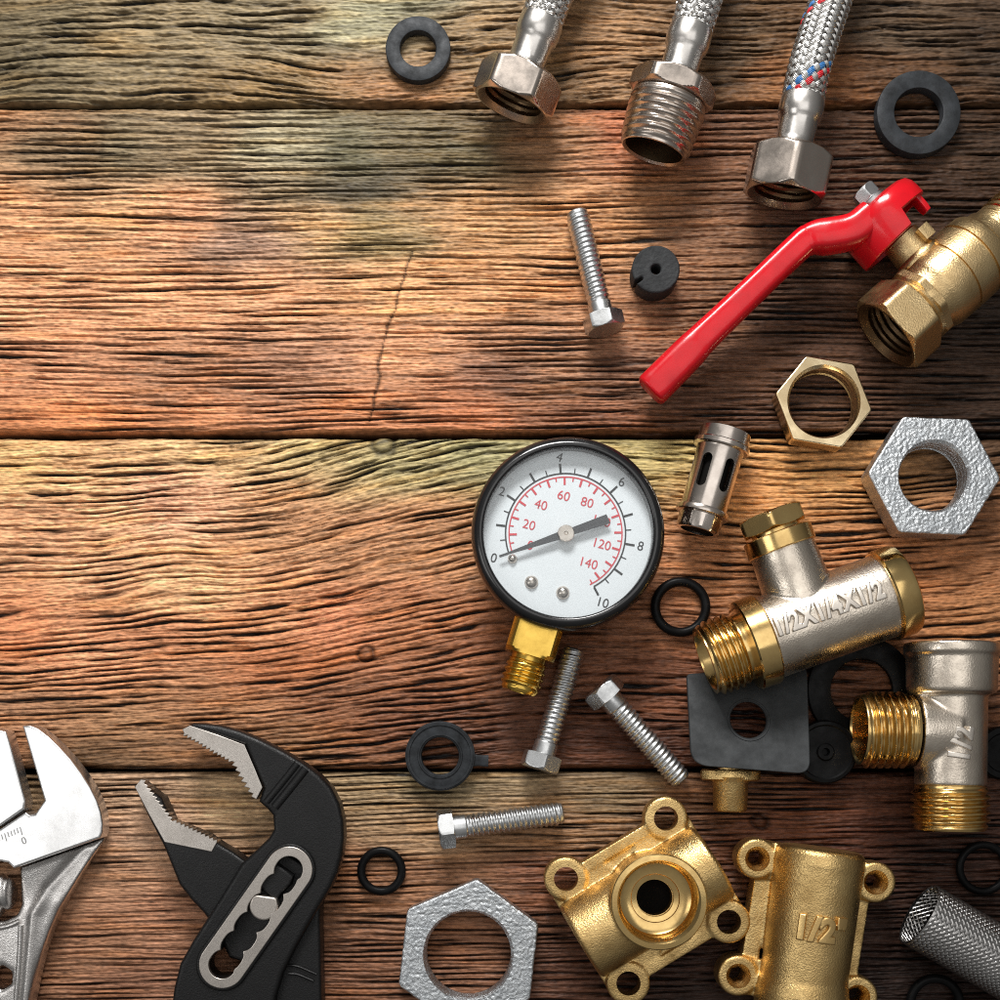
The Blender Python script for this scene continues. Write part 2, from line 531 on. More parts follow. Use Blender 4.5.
def board(y_top, y_bot, idx, seed, tilt, warp, freq, fine, ln=1.0, detail=True):
    """One brushed softwood board between two picture rows: heights, stain and painted light falloff are computed per vertex."""
    Yt, Yb = W(0, y_top)[1], W(0, y_bot)[1]
    if detail:
        xs = np.concatenate([np.linspace(-8.5, -5.25, 40)[:-1], np.arange(-5.25, 5.25, .0165), np.linspace(5.25, 8.5, 40)])
        ys = np.linspace(Yt, Yb, max(20, int((Yt - Yb) / .0066)))
    else:
        xs = np.linspace(-8.5, 8.5, 500)
        ys = np.linspace(Yt, Yb, max(20, int((Yt - Yb) / .02)))
    # denser rows at the rounded long edges
    X, Y = np.meshgrid(xs, ys)
    px, py = X * 100 + 500, 500 - Y * 100
    wv = warp * noise(X * .28 + seed, Y * .5, seed) + warp * .30 * noise(X * .7, Y * 1.3 + 7, seed + 1) + fine * noise(X * 2.2, Y * 4.5, seed + 2)
    V = Y - tilt(px, py) + wv
    # ridge and furrow
    comb = np.sin(2 * pi * (freq * V + 1.0 * noise(X * .22, V * 2.2, seed + 3) + .30 * noise(X * 1.2, V * 7, seed + 13)))
    n1 = noise(X * .95 * ln, V * freq * 1.35, seed + 4)
    n2 = noise(X * 1.9 * ln + 11, V * freq * 2.2, seed + 5)
    n3 = noise(X * 4.2 * ln, V * freq * 4.0, seed + 6)
    n4 = noise(X * 9 * ln, V * freq * 6.5, seed + 7)
    n5 = noise(X * 15, V * 66, seed + 17)
    n6 = noise(X * 2.2, V * 60, seed + 18)
    n7 = noise(X * 24, V * 95, seed + 19)
    reg = sstep(-.45, .5, noise(X * .45 + 3, Y * .9, seed + 8))
    s = comb * (.26 + .36 * reg) + n1 * .62 + n2 * .62 + n3 * .42 + n4 * .16
    amp = .68 + .60 * sstep(-.4, .5, noise(X * .6, Y * 1.7, seed + 9))
    s = s * amp
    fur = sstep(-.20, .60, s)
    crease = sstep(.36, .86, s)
    Z = -.018 * fur - .026 * crease - .008 * (n3 * .5 + .5) - .008 * (n4 * .5 + .5) - .006 * n5 - .006 * n6 - .004 * n7 + .010 * noise(X * .6, Y * .8, seed + 10)
    # stain, with the light falloff painted into the same colours
    pts = np.array(STAIN_AND_LIGHT.get(idx, STAIN_AND_LIGHT[1 if idx < 1 else 4]), float)
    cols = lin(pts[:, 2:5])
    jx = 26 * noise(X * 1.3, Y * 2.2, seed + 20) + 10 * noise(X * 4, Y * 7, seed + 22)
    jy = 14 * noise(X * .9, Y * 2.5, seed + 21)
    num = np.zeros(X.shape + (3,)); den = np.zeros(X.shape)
    qx, qy = px + jx, np.clip(py, y_top if idx in STAIN_AND_LIGHT else 0, y_bot if idx in STAIN_AND_LIGHT else 1000) + jy
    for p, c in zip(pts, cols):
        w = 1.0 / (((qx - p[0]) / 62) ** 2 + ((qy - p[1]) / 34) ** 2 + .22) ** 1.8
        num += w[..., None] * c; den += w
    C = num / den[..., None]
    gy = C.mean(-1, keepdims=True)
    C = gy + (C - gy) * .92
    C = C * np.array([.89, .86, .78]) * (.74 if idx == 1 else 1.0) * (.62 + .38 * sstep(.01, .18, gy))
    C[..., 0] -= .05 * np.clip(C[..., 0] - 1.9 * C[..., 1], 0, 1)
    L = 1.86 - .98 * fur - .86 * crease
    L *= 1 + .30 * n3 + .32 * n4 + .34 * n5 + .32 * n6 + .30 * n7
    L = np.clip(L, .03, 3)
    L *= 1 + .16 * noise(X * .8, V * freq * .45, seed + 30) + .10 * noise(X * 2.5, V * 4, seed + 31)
    # pale worn crests and warm summerwood streaks
    streak = sstep(.1, .7, noise(X * .9 + 5, V * freq * .6, seed + 32))
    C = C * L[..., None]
    C[..., 0] *= 1 + .10 * streak
    C[..., 2] *= 1 - .14 * streak
    # long edges: rounded, dark
    e = .035 * noise(X * 1.3, Y * 0 + seed, 40) + .012 * noise(X * 9, Y * 0 + seed, 41)
    dt = np.abs(Y - Yt) + e * .6; db = np.abs(Y - Yb) + e * .6
    dd = np.minimum(dt, db)
    Z -= .10 * (1 - sstep(-.02, .07, dd)) ** 2
    C *= (.35 + .65 * sstep(-.015, .055, dd))[..., None]
    marks(px, py, idx, Z, C, seed, X, Y)
    C = np.clip(C * GAIN, .0015, .9)
    rows, cols_n = X.shape
    P = np.stack([X, Y, Z], -1)
    # skirts down the four sides
    top = P[0].copy(); top[:, 2] = -.34
    bot = P[-1].copy(); bot[:, 2] = -.34
    P = np.concatenate([top[None], P, bot[None]])
    C = np.concatenate([C[:1] * .3, C, C[-1:] * .3])
    rows += 2
    n = rows * cols_n
    i = np.arange(rows - 1)[:, None] * cols_n + np.arange(cols_n - 1)[None]
    q = np.stack([i, i + cols_n, i + cols_n + 1, i + 1], -1).reshape(-1)
    nf = len(q) // 4
    me = bpy.data.meshes.new('plank')
    me.vertices.add(n); me.vertices.foreach_set('co', P.reshape(-1).astype(np.float32))
    me.loops.add(nf * 4); me.loops.foreach_set('vertex_index', q.astype(np.int32))
    me.polygons.add(nf); me.polygons.foreach_set('loop_start', np.arange(0, nf * 4, 4, dtype=np.int32))
    me.update(calc_edges=True)
    me.shade_smooth()
    at = me.color_attributes.new('stain', 'FLOAT_COLOR', 'POINT')  # attribute carries stain plus the painted light falloff
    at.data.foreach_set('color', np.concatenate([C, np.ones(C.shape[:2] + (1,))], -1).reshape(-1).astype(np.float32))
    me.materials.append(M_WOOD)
    return me


def segdist(px, py, pts):
    best = np.full(px.shape, 1e9)
    for (x0, y0), (x1, y1) in zip(pts[:-1], pts[1:]):
        dx, dy = x1 - x0, y1 - y0
        t = np.clip(((px - x0) * dx + (py - y0) * dy) / (dx * dx + dy * dy), 0, 1)
        best = np.minimum(best, np.hypot(px - x0 - t * dx, py - y0 - t * dy))
    return best


def marks(px, py, idx, Z, C, seed, X, Y):
    """Scratch across the second board, small knots, a nail head."""
    def knot(x, y, r):
        jr = r * (1 + .22 * noise(X * 9, Y * 9, seed + 50))
        d = np.hypot((px - x) / 1.15, py - y) / jr
        ring = np.exp(-((d - 1) / .28) ** 2)
        core = 1 - sstep(.5, 1.0, d)
        Z[...] = Z * (1 - core * .8) - .025 * ring
        C[...] = C * (1 - .75 * ring - .35 * core)[..., None]
    if idx == 2:
        jit = 3.0 * noise(X * 2, Y * 5, 61) + .9 * noise(X * 9, Y * 22, 62)
        d = segdist(px + jit, py, [(412, 252), (402, 285), (392, 312), (383, 345), (376, 385), (369, 420)])
        w = 1.0 + 1.3 * noise(X * 3, Y * 6, 63)
        k = 1 - sstep(np.maximum(w, 0) * .4, np.maximum(w, .25) + 1.0, d)
        Z -= .016 * k
        C *= (1 - .74 * k)[..., None]
        lip = np.exp(-((d - 5) / 3) ** 2) * (px > 380)
        C *= (1 + .12 * lip)[..., None]
    if idx == 3:
        knot(383, 444, 10)
        knot(366, 654, 7)
    if idx == 4:
        knot(760, 822, 7)


M_WOOD, nt, b = newmat('brushed stained softwood')
N_, L_ = nt.nodes, nt.links
at = N_.new('ShaderNodeAttribute'); at.attribute_name = 'stain'
tc = N_.new('ShaderNodeTexCoord')
mp = N_.new('ShaderNodeMapping'); mp.inputs['Scale'].default_value = (5, 60, 20)
L_.new(tc.outputs['Object'], mp.inputs['Vector'])
ns = N_.new('ShaderNodeTexNoise'); ns.inputs['Scale'].default_value = 1.6; ns.inputs['Detail'].default_value = 5
L_.new(mp.outputs['Vector'], ns.inputs['Vector'])
mr = N_.new('ShaderNodeMapRange'); mr.inputs['To Min'].default_value = .45; mr.inputs['To Max'].default_value = 1.55
L_.new(ns.outputs['Fac'], mr.inputs['Value'])
mul = N_.new('ShaderNodeMix'); mul.data_type = 'RGBA'; mul.blend_type = 'MULTIPLY'; mul.inputs['Factor'].default_value = 1
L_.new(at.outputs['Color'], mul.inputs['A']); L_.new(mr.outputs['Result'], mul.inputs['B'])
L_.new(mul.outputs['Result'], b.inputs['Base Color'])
b.inputs['Roughness'].default_value = .48
b.inputs['Specular IOR Level'].default_value = .20
bp = N_.new('ShaderNodeBump'); bp.inputs['Strength'].default_value = .35; bp.inputs['Distance'].default_value = .012
L_.new(ns.outputs['Fac'], bp.inputs['Height']); L_.new(bp.outputs['Normal'], b.inputs['Normal'])

table = thing('wooden_tabletop', 'weathered brown tabletop of brushed wooden planks under all the fittings', 'tabletop', (0, 0, 0), kind='structure')


def add_plank(me, label):
    o = bpy.data.objects.new('plank', me)
    COL.objects.link(o); o.parent = table; o['label'] = label


def tilt0(px, py):
    return 0 * px


def tilt1(px, py):
    return .02 * (px - 300) / 100 * sstep(0, 500, px)


def tilt2(px, py):
    return .008 * (px - 300) / 100


_sx = np.linspace(-400, 1400, 181)
_sl = np.interp(_sx, [-400, 0, 120, 200, 260, 330, 460, 560, 700, 820, 1000, 1400], [.05, .05, .10, .04, .14, .24, .22, .02, -.10, .04, .10, .05])
_st = np.concatenate([[0], np.cumsum((_sl[1:] + _sl[:-1]) / 2 * .1)])


def tilt3(px, py):
    t = np.interp(px, _sx, _st) - np.interp(300, _sx, _st)
    sw = .07 * np.exp(-((px - 165) / 50) ** 2 - ((py - 560) / 40) ** 2)
    return t * (1 - .6 * sstep(590, 770, py)) + sw


def tilt4(px, py):
    return .02 * (px - 300) / 100


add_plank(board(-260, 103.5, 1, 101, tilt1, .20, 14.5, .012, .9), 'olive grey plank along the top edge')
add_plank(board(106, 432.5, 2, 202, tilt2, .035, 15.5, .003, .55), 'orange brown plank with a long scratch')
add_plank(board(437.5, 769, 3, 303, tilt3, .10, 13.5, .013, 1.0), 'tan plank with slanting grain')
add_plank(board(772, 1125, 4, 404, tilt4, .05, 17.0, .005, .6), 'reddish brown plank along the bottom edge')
g = Geo()
prism(g, [(-8.5, -6.2), (8.5, -6.2), (8.5, 7.6), (-8.5, 7.6)], -.5, -.345)
part('backing_board', g, M_DARK, table, sharp=30)


# ------------------------------------------------------------------ washers, rings, plugs
def flat_ring(g, c, ro, ri, z0, z1, bev=.012, N=72, lift=0.0):
    st = [(z0 + bev, ri), (z0, ri + bev), (z0, ro - bev), (z0 + bev, ro), (z1 - bev, ro), (z1 - bev * .3, ro - bev * .3), (z1, ro - bev),
          (z1 - lift, (ro + ri) / 2), (z1, ri + bev), (z1 - bev * .3, ri + bev * .3), (z1 - bev, ri)]
    rev(g, (c[0], c[1], 0), (0, 0, 1), st, N, closed=True)
    return g


def washer(name, label, cat, px, py, ro, ri, z0, z1, mat, group=None):
    c = W(px, py, z1)
    k = (H - z1) / H / 100
    g = flat_ring(Geo(), c, ro * k, ri * k, z0, z1)
    o = part(name, g, mat, loc=(c[0], c[1], z0))
    return tag(o, label, cat, group)


def oring(name, label, px, py, ro, ri, mat, z=0.004):
    r = (ro - ri) / 200
    zc = r + z
    c = W(px, py, zc); k = (H - zc) / H / 100
    R_ = (ro + ri) / 2 * k; r = (ro - ri) / 2 * k
    st = [(zc + r * sin(a), R_ + r * cos(a)) for a in np.arange(20) / 20 * 2 * pi]
    g = rev(Geo(), (c[0], c[1], 0), (0, 0, 1), st, 72, closed=True)
    return tag(part(name, g, mat, loc=(c[0], c[1], z)), label, 'o-ring', 'rubber o-rings')


washer('rubber_washer', 'dark grey rubber washer near the top edge, left of the braided hoses', 'washer', 418, 48, 32.5, 18, .0, .10, M_RUBBER, 'rubber washers')
washer('rubber_washer', 'large dark rubber washer right of the red and blue flecked hose', 'washer', 919, 112, 42, 24.5, .0, .13, M_RUBBER, 'rubber washers')
washer('rubber_washer', 'wide black rubber washer half hidden under the two nickel tee fittings', 'washer', 862, 690, 54, 31, .0, .07, M_RUBBER_DK, 'rubber washers')
oring('rubber_ring', 'thick black rubber ring touching the threaded brass end of the lettered tee', 680.5, 607, 30, 20.5, M_RUBBER_DK)
oring('rubber_ring', 'thin black rubber ring between the black pliers and the galvanised nut', 381.5, 871, 24.5, 16, M_RUBBER_DK)
oring('rubber_ring', 'black rubber ring at the right edge below the small nickel tee', 983, 868, 27, 19.5, M_RUBBER_DK)
oring('rubber_ring', 'black rubber ring cut by the bottom edge beside the steel mesh tube', 935, 1003, 29, 20, M_RUBBER_DK)

# washer with a moulded tab
c = W(440, 756, .15)
g = flat_ring(Geo(), c, .345, .185, .0, .15)
rev(g, (c[0], c[1], 0), (0, 0, 1), [(.148, .30), (.162, .305), (.162, .325), (.148, .33)], 72, closed=True)
rev(g, (c[0], c[1], 0), (0, 0, 1), [(.148, .20), (.160, .205), (.160, .22), (.148, .225)], 72, closed=True)
a = W(469, 760, .08); b_ = W(488, 761, .05)
sweep(g, [a, (a + b_) / 2, b_], [.07, .055, .06], [.03, .025, .03], power=4)
tag(part('tabbed_washer', g, M_RUBBER, loc=(c[0], c[1], 0)), 'grey black rubber washer with a small tab pointing right at the gap between planks', 'washer')

# porous rubber plug with a pin hole and a slit
c = W(656, 269, .26)
ro = .235
outl = []
for i in range(73):
    a_ = RAD(212) + 2 * pi * i / 72
    if 1 <= i <= 71:
        outl.append((c[0] + ro * cos(a_), c[1] + ro * sin(a_)))
for rr in (.20, .16):
    outl.append((c[0] + rr * cos(RAD(208)), c[1] + rr * sin(RAD(208))))
outl.append((c[0] + .15 * cos(RAD(213)), c[1] + .15 * sin(RAD(213))))
for rr in (.16, .20):
    outl.append((c[0] + rr * cos(RAD(218)), c[1] + rr * sin(RAD(218))))
v, f = plate([outl, circle(c, .048, 24)], 0, .26, .018, 2)
tag(part('rubber_plug', Geo().add(v, f), M_RUBBER_ROUGH, loc=(c[0], c[1], 0)), 'small porous black rubber disc with a pinhole, right of the upright steel bolt', 'rubber plug')

# black plug in the shadow below the tees
c = W(826, 752, .2)
g = Geo()
rev(g, (c[0], c[1], 0), (0, 0, 1), [(0, .30), (.02, .315), (.17, .315), (.19, .30), (.195, .27), (.18, .255), (.18, .09), (.2, .075), (.2, .04), (.14, .03), (.14, .002)], 72)
tag(part('rubber_plug', g, M_RUBBER_DK, loc=(c[0], c[1], 0)), 'glossy black round cap in shadow between the grey square plate and the small tee', 'rubber plug')
c = W(1005, 753, .16)
g = Geo()
rev(g, (c[0], c[1], 0), (0, 0, 1), [(0, .25), (.02, .265), (.14, .265), (.16, .25), (.16, .2), (.14, .185), (.14, .06), (.1, .05), (.1, .002)], 72)
tag(part('rubber_plug', g, M_RUBBER_DK, loc=(c[0], c[1], 0)), 'black round cap cut by the right edge beside the small nickel tee', 'rubber plug')

# ------------------------------------------------------------------ bolts
def bolt(label, tip, head, group='zinc hex bolts', proto=None):
    zt, zh = .115, .19
    p1 = W(head[0], head[1], zh); p0 = W(tip[0], tip[1], zt)
    d = p0 - p1
    ang = math.atan2(d[1], d[0])
    pitch = math.asin((zh - zt) / np.linalg.norm(d))
    if proto is None:
        o = thing('hex_bolt', label, 'bolt', (0, 0, 0), group)
        g = Geo()                                    # local: head at x = 0, shank to +x, axis through the origin
        st = [(-.075, .02), (-.075, .10), (-.078, .125)] + hexst(-.08, .085, .205, .03, .012)[0:] + [(.086, .12), (.086, .02)]
        rev(g, (0, 0, 0), (1, 0, 0), st, 96)
        part('bolt_head', g, M_ZINC, o, sharp=28)
        g = Geo()
        st = [(.08, .118), (.20, .118), (.21, .116)] + thread(.22, 1.20, .117, .015, .054, sub=9) + [(1.215, .085), (1.216, .002)]
        rev(g, (0, 0, 0), (1, 0, 0), st, 48)
        part('threaded_shank', g, M_ZINC, o, sharp=50)
    else:
        o = proto.copy(); COL.objects.link(o); o['label'] = label
        for ch in proto.children:
            q = ch.copy(); COL.objects.link(q); q.parent = o
    o.location = tuple(p1)
    o.rotation_mode = 'XYZ'
    o.rotation_euler = (RAD(random.uniform(-26, 26)), pitch, ang)
    L = np.linalg.norm(d)
    o.scale = (L / 1.205, 1, 1)
    return o


b0 = bolt('zinc hex bolt left of the small porous rubber disc, head at its lower end', (577, 213), (604, 323))
bolt('zinc hex bolt just right of the gauge stem, head pointing down', (574, 650), (541, 762), proto=b0)
bolt('zinc hex bolt slanting down towards the square grey plate, head upper left', (681, 780), (604, 692), proto=b0)
bolt('zinc hex bolt lying level above the wide galvanised nut, head on the left', (562, 813), (446, 829), proto=b0)

# ------------------------------------------------------------------ loose nuts
def flat_nut(name, label, px, py, Rpx, hole, hgt, phase, mat, rough=0.0, seed=0, threads=True, cham=.03, tiltv=None):
    c = W(px, py, hgt); k = (H - hgt) / H / 100
    R_, ri = Rpx * k, hole * k
    N = 384
    fn = polyr(R_, 6, phase, .985)
    st = []
    # bottom, outside, top (many rings), bore
    for u in np.linspace(0, 1, 5):
        st.append((0.0, lambda th, u=u: ri + (fn(th) * .97 - ri) * u))
    st.append((cham, fn))
    for u in np.linspace(.15, .85, 6):
        st.append((cham + (hgt - 2 * cham) * u, fn))
    st.append((hgt - cham, fn)); st.append((hgt - cham * .35, lambda th: fn(th) - cham * .3))
    for u in np.linspace(1, 0, 56):
        st.append((hgt, lambda th, u=u: ri + .03 + (fn(th) - cham - ri - .03) * u))
    nb = 30
    for i in range(nb + 1):
        t = hgt - .03 - (hgt - .045) * i / nb
        st.append((t, lambda th, t=t: ri + (.016 * np.abs(2 * np.mod(t / .075 - th / (2 * pi), 1) - 1) if threads else 0)))
    g = Geo()
    rev(g, (0, 0, 0), (0, 0, 1), st, N, closed=True)
    v = g.verts()
    if rough:
        x, y, z = v[:, 0], v[:, 1], v[:, 2]
        n = .55 * noise(x * 17 + seed, y * 17, seed) + 1.0 * noise(x * 34, y * 34 + seed, seed + 1) + .35 * noise(x * 5, y * 5, seed + 2)
        n = n - .8 * sstep(.25, .8, noise(x * 24 + 3, y * 24, seed + 8))
        top = sstep(hgt - .06, hgt - .01, z)
        v[:, 2] += top * rough * n
        rad = np.hypot(x, y)
        side = (rad > ri + .1) & (z < hgt - .02)
        n2 = noise(np.arctan2(y, x) * 9 + seed, z * 9, seed + 4)
        v[:, 0] += side * x / rad * rough * .5 * n2
        v[:, 1] += side * y / rad * rough * .5 * n2
    if tiltv is not None:
        ax, ay = tiltv
        v[:, 2] += v[:, 0] * ax + v[:, 1] * ay
        v[:, 2] -= v[:, 2].min()
    g.v = [v + np.array([c[0], c[1], 0])]
    return tag(part(name, g, mat, loc=(c[0], c[1], 0), sharp=40), label, 'nut', 'loose hex nuts')


flat_nut('lock_nut', 'thin pale brass lock nut between the red handle and the large galvanised nut', 823.5, 402, 49.5, 34, .24, RAD(51), M_BRASS_PALE, cham=.016, tiltv=(-.05, -.02))
flat_nut('galvanised_nut', 'thick rough galvanised hex nut at the right edge below the brass lock nut', 934, 476, 67, 33.5, .30, RAD(-2), M_GALV, rough=.0042, seed=5, cham=.018, tiltv=(-.02, 0))
flat_nut('galvanised_nut', 'wide galvanised hex nut at the bottom edge, left of the brass brackets', 468.5, 955, 76.5, 42.5, .22, RAD(23.5), M_GALV, rough=.0042, seed=9, cham=.02)

# ------------------------------------------------------------------ braided hoses
def braid(g, path, R_, n=12, om=7.6, w=.052, a=.010, colour=None, wires=4):
    P = np.array(path)
    seg = np.linalg.norm(np.diff(P, axis=0), axis=1)
    S = np.concatenate([[0], np.cumsum(seg)])
    L = S[-1]
    m = int(L / .012)
    s = np.linspace(0, L, m)
    Q = np.stack([np.interp(s, S, P[:, i]) for i in range(3)], 1)
    D = np.gradient(Q, axis=0); D /= np.linalg.norm(D, axis=1)[:, None]
    up = np.array([0, 0, 1.0])
    E2 = up - D * (D @ up)[:, None]; E2 /= np.linalg.norm(E2, axis=1)[:, None]
    E1 = np.cross(E2, D)
    K = wires * 4 + 1
    u = np.linspace(-.5, .5, K)
    cosb = 1 / sqrt(1 + (R_ * om) ** 2)
    for sg in (1, -1):
        for k in range(n):
            cen = 2 * pi * k / n + sg * om * s
            rad = R_ + sg * a * np.cos(n * om * s)
            # across the strand: tangent perpendicular to the strand on the tube surface
            th = cen[:, None] + u[None] * w * cosb / R_
            off = -sg * u * w * (R_ * om) * cosb
            ss = np.clip(np.arange(m)[:, None] + (off / (s[1] - s[0]))[None], 0, m - 1)
            rr = rad[:, None] + .006 * np.abs(np.cos(u * pi * wires))[None] - .010 * (2 * u) ** 2
            i0 = ss.astype(int); fr_ = (ss - i0)[..., None]; i1 = np.minimum(i0 + 1, m - 1)
            base = Q[i0] * (1 - fr_) + Q[i1] * fr_
            pts = base + (np.cos(th)[..., None] * E1[i0] + np.sin(th)[..., None] * E2[i0]) * rr[..., None]
            idx = np.arange(m - 1)[:, None] * K + np.arange(K - 1)[None]
            q = np.stack([idx, idx + 1, idx + K + 1, idx + K], -1).reshape(-1, 4)
            if sg < 0: pass
            mi = colour(sg, k) if colour else 0
            g.add(pts.reshape(-1, 3), q.tolist(), mi)
    return g


def hose(label, front, back, top, zc, kind, ro, nutlen=.4, colours=None):
    p0 = W(front[0], front[1], zc)
    p1 = W(back[0], back[1], zc)
    p1 = p1 + np.array([0, 0, .10 * np.linalg.norm(p1 - p0)])
    d = unit(p1 - p0)
    root = thing('braided_hose', label, 'hose', (p0[0], p0[1], 0), 'braided hoses')
    if kind == 'nut':
        R_ = ro
        a = R_ * cos(pi / 6)
        bore = a * .84
        Ln = nutlen
        st = hexst(0, Ln, R_, .05, .05, phase=0 if colours is None else pi / 6, rnd=.975)
        st += [(Ln + .015, a * .9), (Ln + .025, .19), (Ln - .04, .17)]
        ni = len(st) - 1
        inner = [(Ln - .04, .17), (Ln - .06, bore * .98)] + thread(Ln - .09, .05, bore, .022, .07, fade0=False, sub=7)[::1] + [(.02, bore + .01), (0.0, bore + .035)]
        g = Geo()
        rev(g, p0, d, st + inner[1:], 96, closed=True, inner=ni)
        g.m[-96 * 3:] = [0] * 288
        part('hex_nut', g, [M_NICKEL, M_BORE_SHADE], root, sharp=30)
        t1 = Ln + .01
    else:
        g = Geo()
        R_ = ro
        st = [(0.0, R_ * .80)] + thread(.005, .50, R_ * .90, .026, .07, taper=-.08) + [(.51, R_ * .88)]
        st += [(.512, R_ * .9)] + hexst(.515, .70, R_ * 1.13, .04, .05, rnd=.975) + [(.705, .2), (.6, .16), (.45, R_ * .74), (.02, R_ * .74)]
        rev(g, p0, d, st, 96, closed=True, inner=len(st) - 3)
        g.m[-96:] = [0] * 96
        part('threaded_end', g, [M_NICKEL, M_BORE_SHADE], root, sharp=32)
        t1 = .69
    g = Geo()
    rs = .185
    st = [(t1 - .06, .15), (t1 + .02, .15), (t1 + .03, .19), (t1 + .055, .195), (t1 + .07, rs), (t1 + .11, rs * .985), (t1 + .26, rs), (t1 + .29, rs + .004)]
    st += [(t1 + .31, .203), (t1 + .35, .214), (t1 + .40, .217), (t1 + .47, .214), (t1 + .51, .205), (t1 + .515, .19)]
    fac = [(t, (lambda th, r=r: r * (1 - .012 * np.cos(8 * th)))) if t1 + .09 < t < t1 + .29 else (t, r) for t, r in st]
    rev(g, p0, d, fac, 96, caps=False)
    part('crimp_sleeve', g, M_STEEL_FERRULE, root, sharp=40)
    pe = p0 + d * (t1 + .47)
    tp = W(top[0], top[1], zc)
    e = unit(tp - pe)
    path = smooth_path([pe, pe + d * .35, tp, tp + e * 1.6 + np.array([.1, 0, 0])], 20)
    g = Geo()
    sweep(g, path, [.168] * len(path), [.168] * len(path), 32)
    part('hose_core', g, M_DARK, root)
    g = Geo()
    braid(g, path, .196, colour=colours)
    part('steel_braid', g, [M_WIRE, M_BLUE_WIRE, M_RED_WIRE], root, sharp=60)
    return root


hose('steel braided hose with a dark bronze toned hex nut, leftmost of the three hoses', (511, 106), (530, 56), (560, -20), .40, 'nut', .425, .33)
hose('steel braided hose ending in a male thread, middle of the three hoses', (653, 152), (672, 92), (700, 0), .40, 'male', .385)
hose('steel braided hose flecked with red and blue strands, ending in a hex nut', (783, 197), (794, 140), (833, -6), .40, 'nut', .43, .42,
     colours=lambda s, k: {0: 1, 1: 2}.get(k, 0) if s > 0 else 0)

# ------------------------------------------------------------------ ball valve
zv = .42
O = W(885.5, 336, zv)
A = unit(np.array([.743, .669, 0]))
U = np.array([-A[1], A[0], 0])
Z3 = np.array([0, 0, 1.0])
valve = thing('ball_valve', 'cast brass ball valve with a long red lever handle at the right edge', 'valve', (O[0], O[1], 0))
q = .915
g = Geo()
st = hexst(0, .38 * q, .44, .035, .03, rnd=.98)
st += [(.40 * q, .365), (.42 * q, .352), (.44 * q, .365)]
oct_ = polyr(.40, 8, pi / 8, .99)
st += [(.45 * q, oct_), (.53 * q, oct_), (.545 * q, .35), (.58 * q, .352), (.64 * q, .38), (.70 * q, .398), (.88 * q, .402), (.90 * q, .402), (.905 * q, .384), (.925 * q, .384), (.93 * q, .402),
       (1.0 * q, .404), (1.17 * q, .402), (1.178 * q, .380), (1.2 * q, .380), (1.205 * q, .400), (1.34 * q, .392), (1.37 * q, .375), (1.38 * q, .345), (1.40 * q, .335), (1.50 * q, .325), (1.52 * q, .30)]
st += [(1.53 * q, .30), (2.5 * q, .25), (2.5 * q, .2), (.6, .2)]
nbore = len(st)
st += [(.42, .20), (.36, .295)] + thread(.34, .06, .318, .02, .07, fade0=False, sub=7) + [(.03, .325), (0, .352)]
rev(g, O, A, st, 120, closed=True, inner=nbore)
body = part('valve_body', g, [M_BRASS_VALVE, M_BORE_SHADE], valve, sharp=30)
g = Geo()
rev(g, O, A, [(1.53 * q, .27)] + thread(1.55 * q, 2.5 * q, .305, .03, .075) + [(2.5 * q, .25)], 96)
part('male_thread', g, M_BRASS, valve, sharp=34)
g = Geo()
pb = O + A * .735
rev(g, pb, U, [(.20, .24), (.34, .24), (.37, .232), (.40, .20), (.56, .185), (.60, .185), (.62, .15)], 64)
lug = pb + U * .47 + A * .12 + Z3 * .20
rev(g, lug - U * .06, U, [(0, polyr(.08, 4, pi / 4, .95)), (.13, polyr(.08, 4, pi / 4, .95))], 32)
part('stem_boss', g, M_BRASS_VALVE, valve, sharp=36)
# red cap: a shallow cup on the stem axis, notched where the stop lug sits
g = Geo()


def rim(th):
    # lower rim; cut back towards the picture's right top
    n = np.mod(th - RAD(116) + pi, 2 * pi) - pi
    return .60 + .17 * (sstep(RAD(-30), RAD(-26), n) - sstep(RAD(108), RAD(114), n))


stc = [(lambda th: rim(th), .335), (lambda th: rim(th), .408), (lambda th: rim(th) + .01, .42)]
stc += [(.86, .42), (.93, .412), (.985, .385), (1.015, .33), (1.03, .25), (1.035, .12), (1.035, .02)]
stc += [(.99, .02), (.985, .28), (.95, .33), (.86, .345)]
rev(g, O + A * .735, U, stc, 96, closed=True)
hd = part('red_handle', g, M_RED, valve, sharp=35)
g = Geo()
zl = .50


def VP(t, u, z):
    return O * np.array([1, 1, 0]) + A * (t + .05) + U * u + Z3 * z


pts = smooth_path([VP(.52, .93, .60), VP(.32, .95, .58), VP(.14, 1.06, .55), VP(.05, 1.135, .535), VP(-.03, 1.178, .52), VP(-.14, 1.192, .51), VP(-.8, 1.18, .44), VP(-1.35, 1.17, .38), VP(-1.55, 1.16, .36), VP(-2.04, 1.14, .30)], 8)
n = len(pts)
ra, rb = [], []
for i in range(n):
    u = i / (n - 1)
    r = .158
    if u > .22: r = .158 - .022 * sstep(.22, .5, u)
    if u > .60: r = .136 + .036 * sstep(.60, 1.0, u)
    ra.append(r); rb.append(r * (1.05 - .1 * u))
for k in range(1, 6):
    a_ = k / 5 * pi / 2
    pts.append(pts[n - 1] + unit(pts[n - 1] - pts[n - 2]) * .045 * sin(a_))
    ra.append(ra[n - 1] * (.62 + .38 * cos(a_))); rb.append(rb[n - 1] * (.62 + .38 * cos(a_)))
sweep(g, pts, ra, rb, 40, power=3.2)
part('lever', g, M_RED, hd, sharp=50)
g = Geo()
tb = O + A * 1.01 + U * .66 + Z3 * .18
sweep(g, [tb - U * .05, tb, tb + U * .12], [.03, .034, .034], [.06, .075, .08], 16, power=4)
part('stop_tab', g, M_RED, hd)
g = Geo()
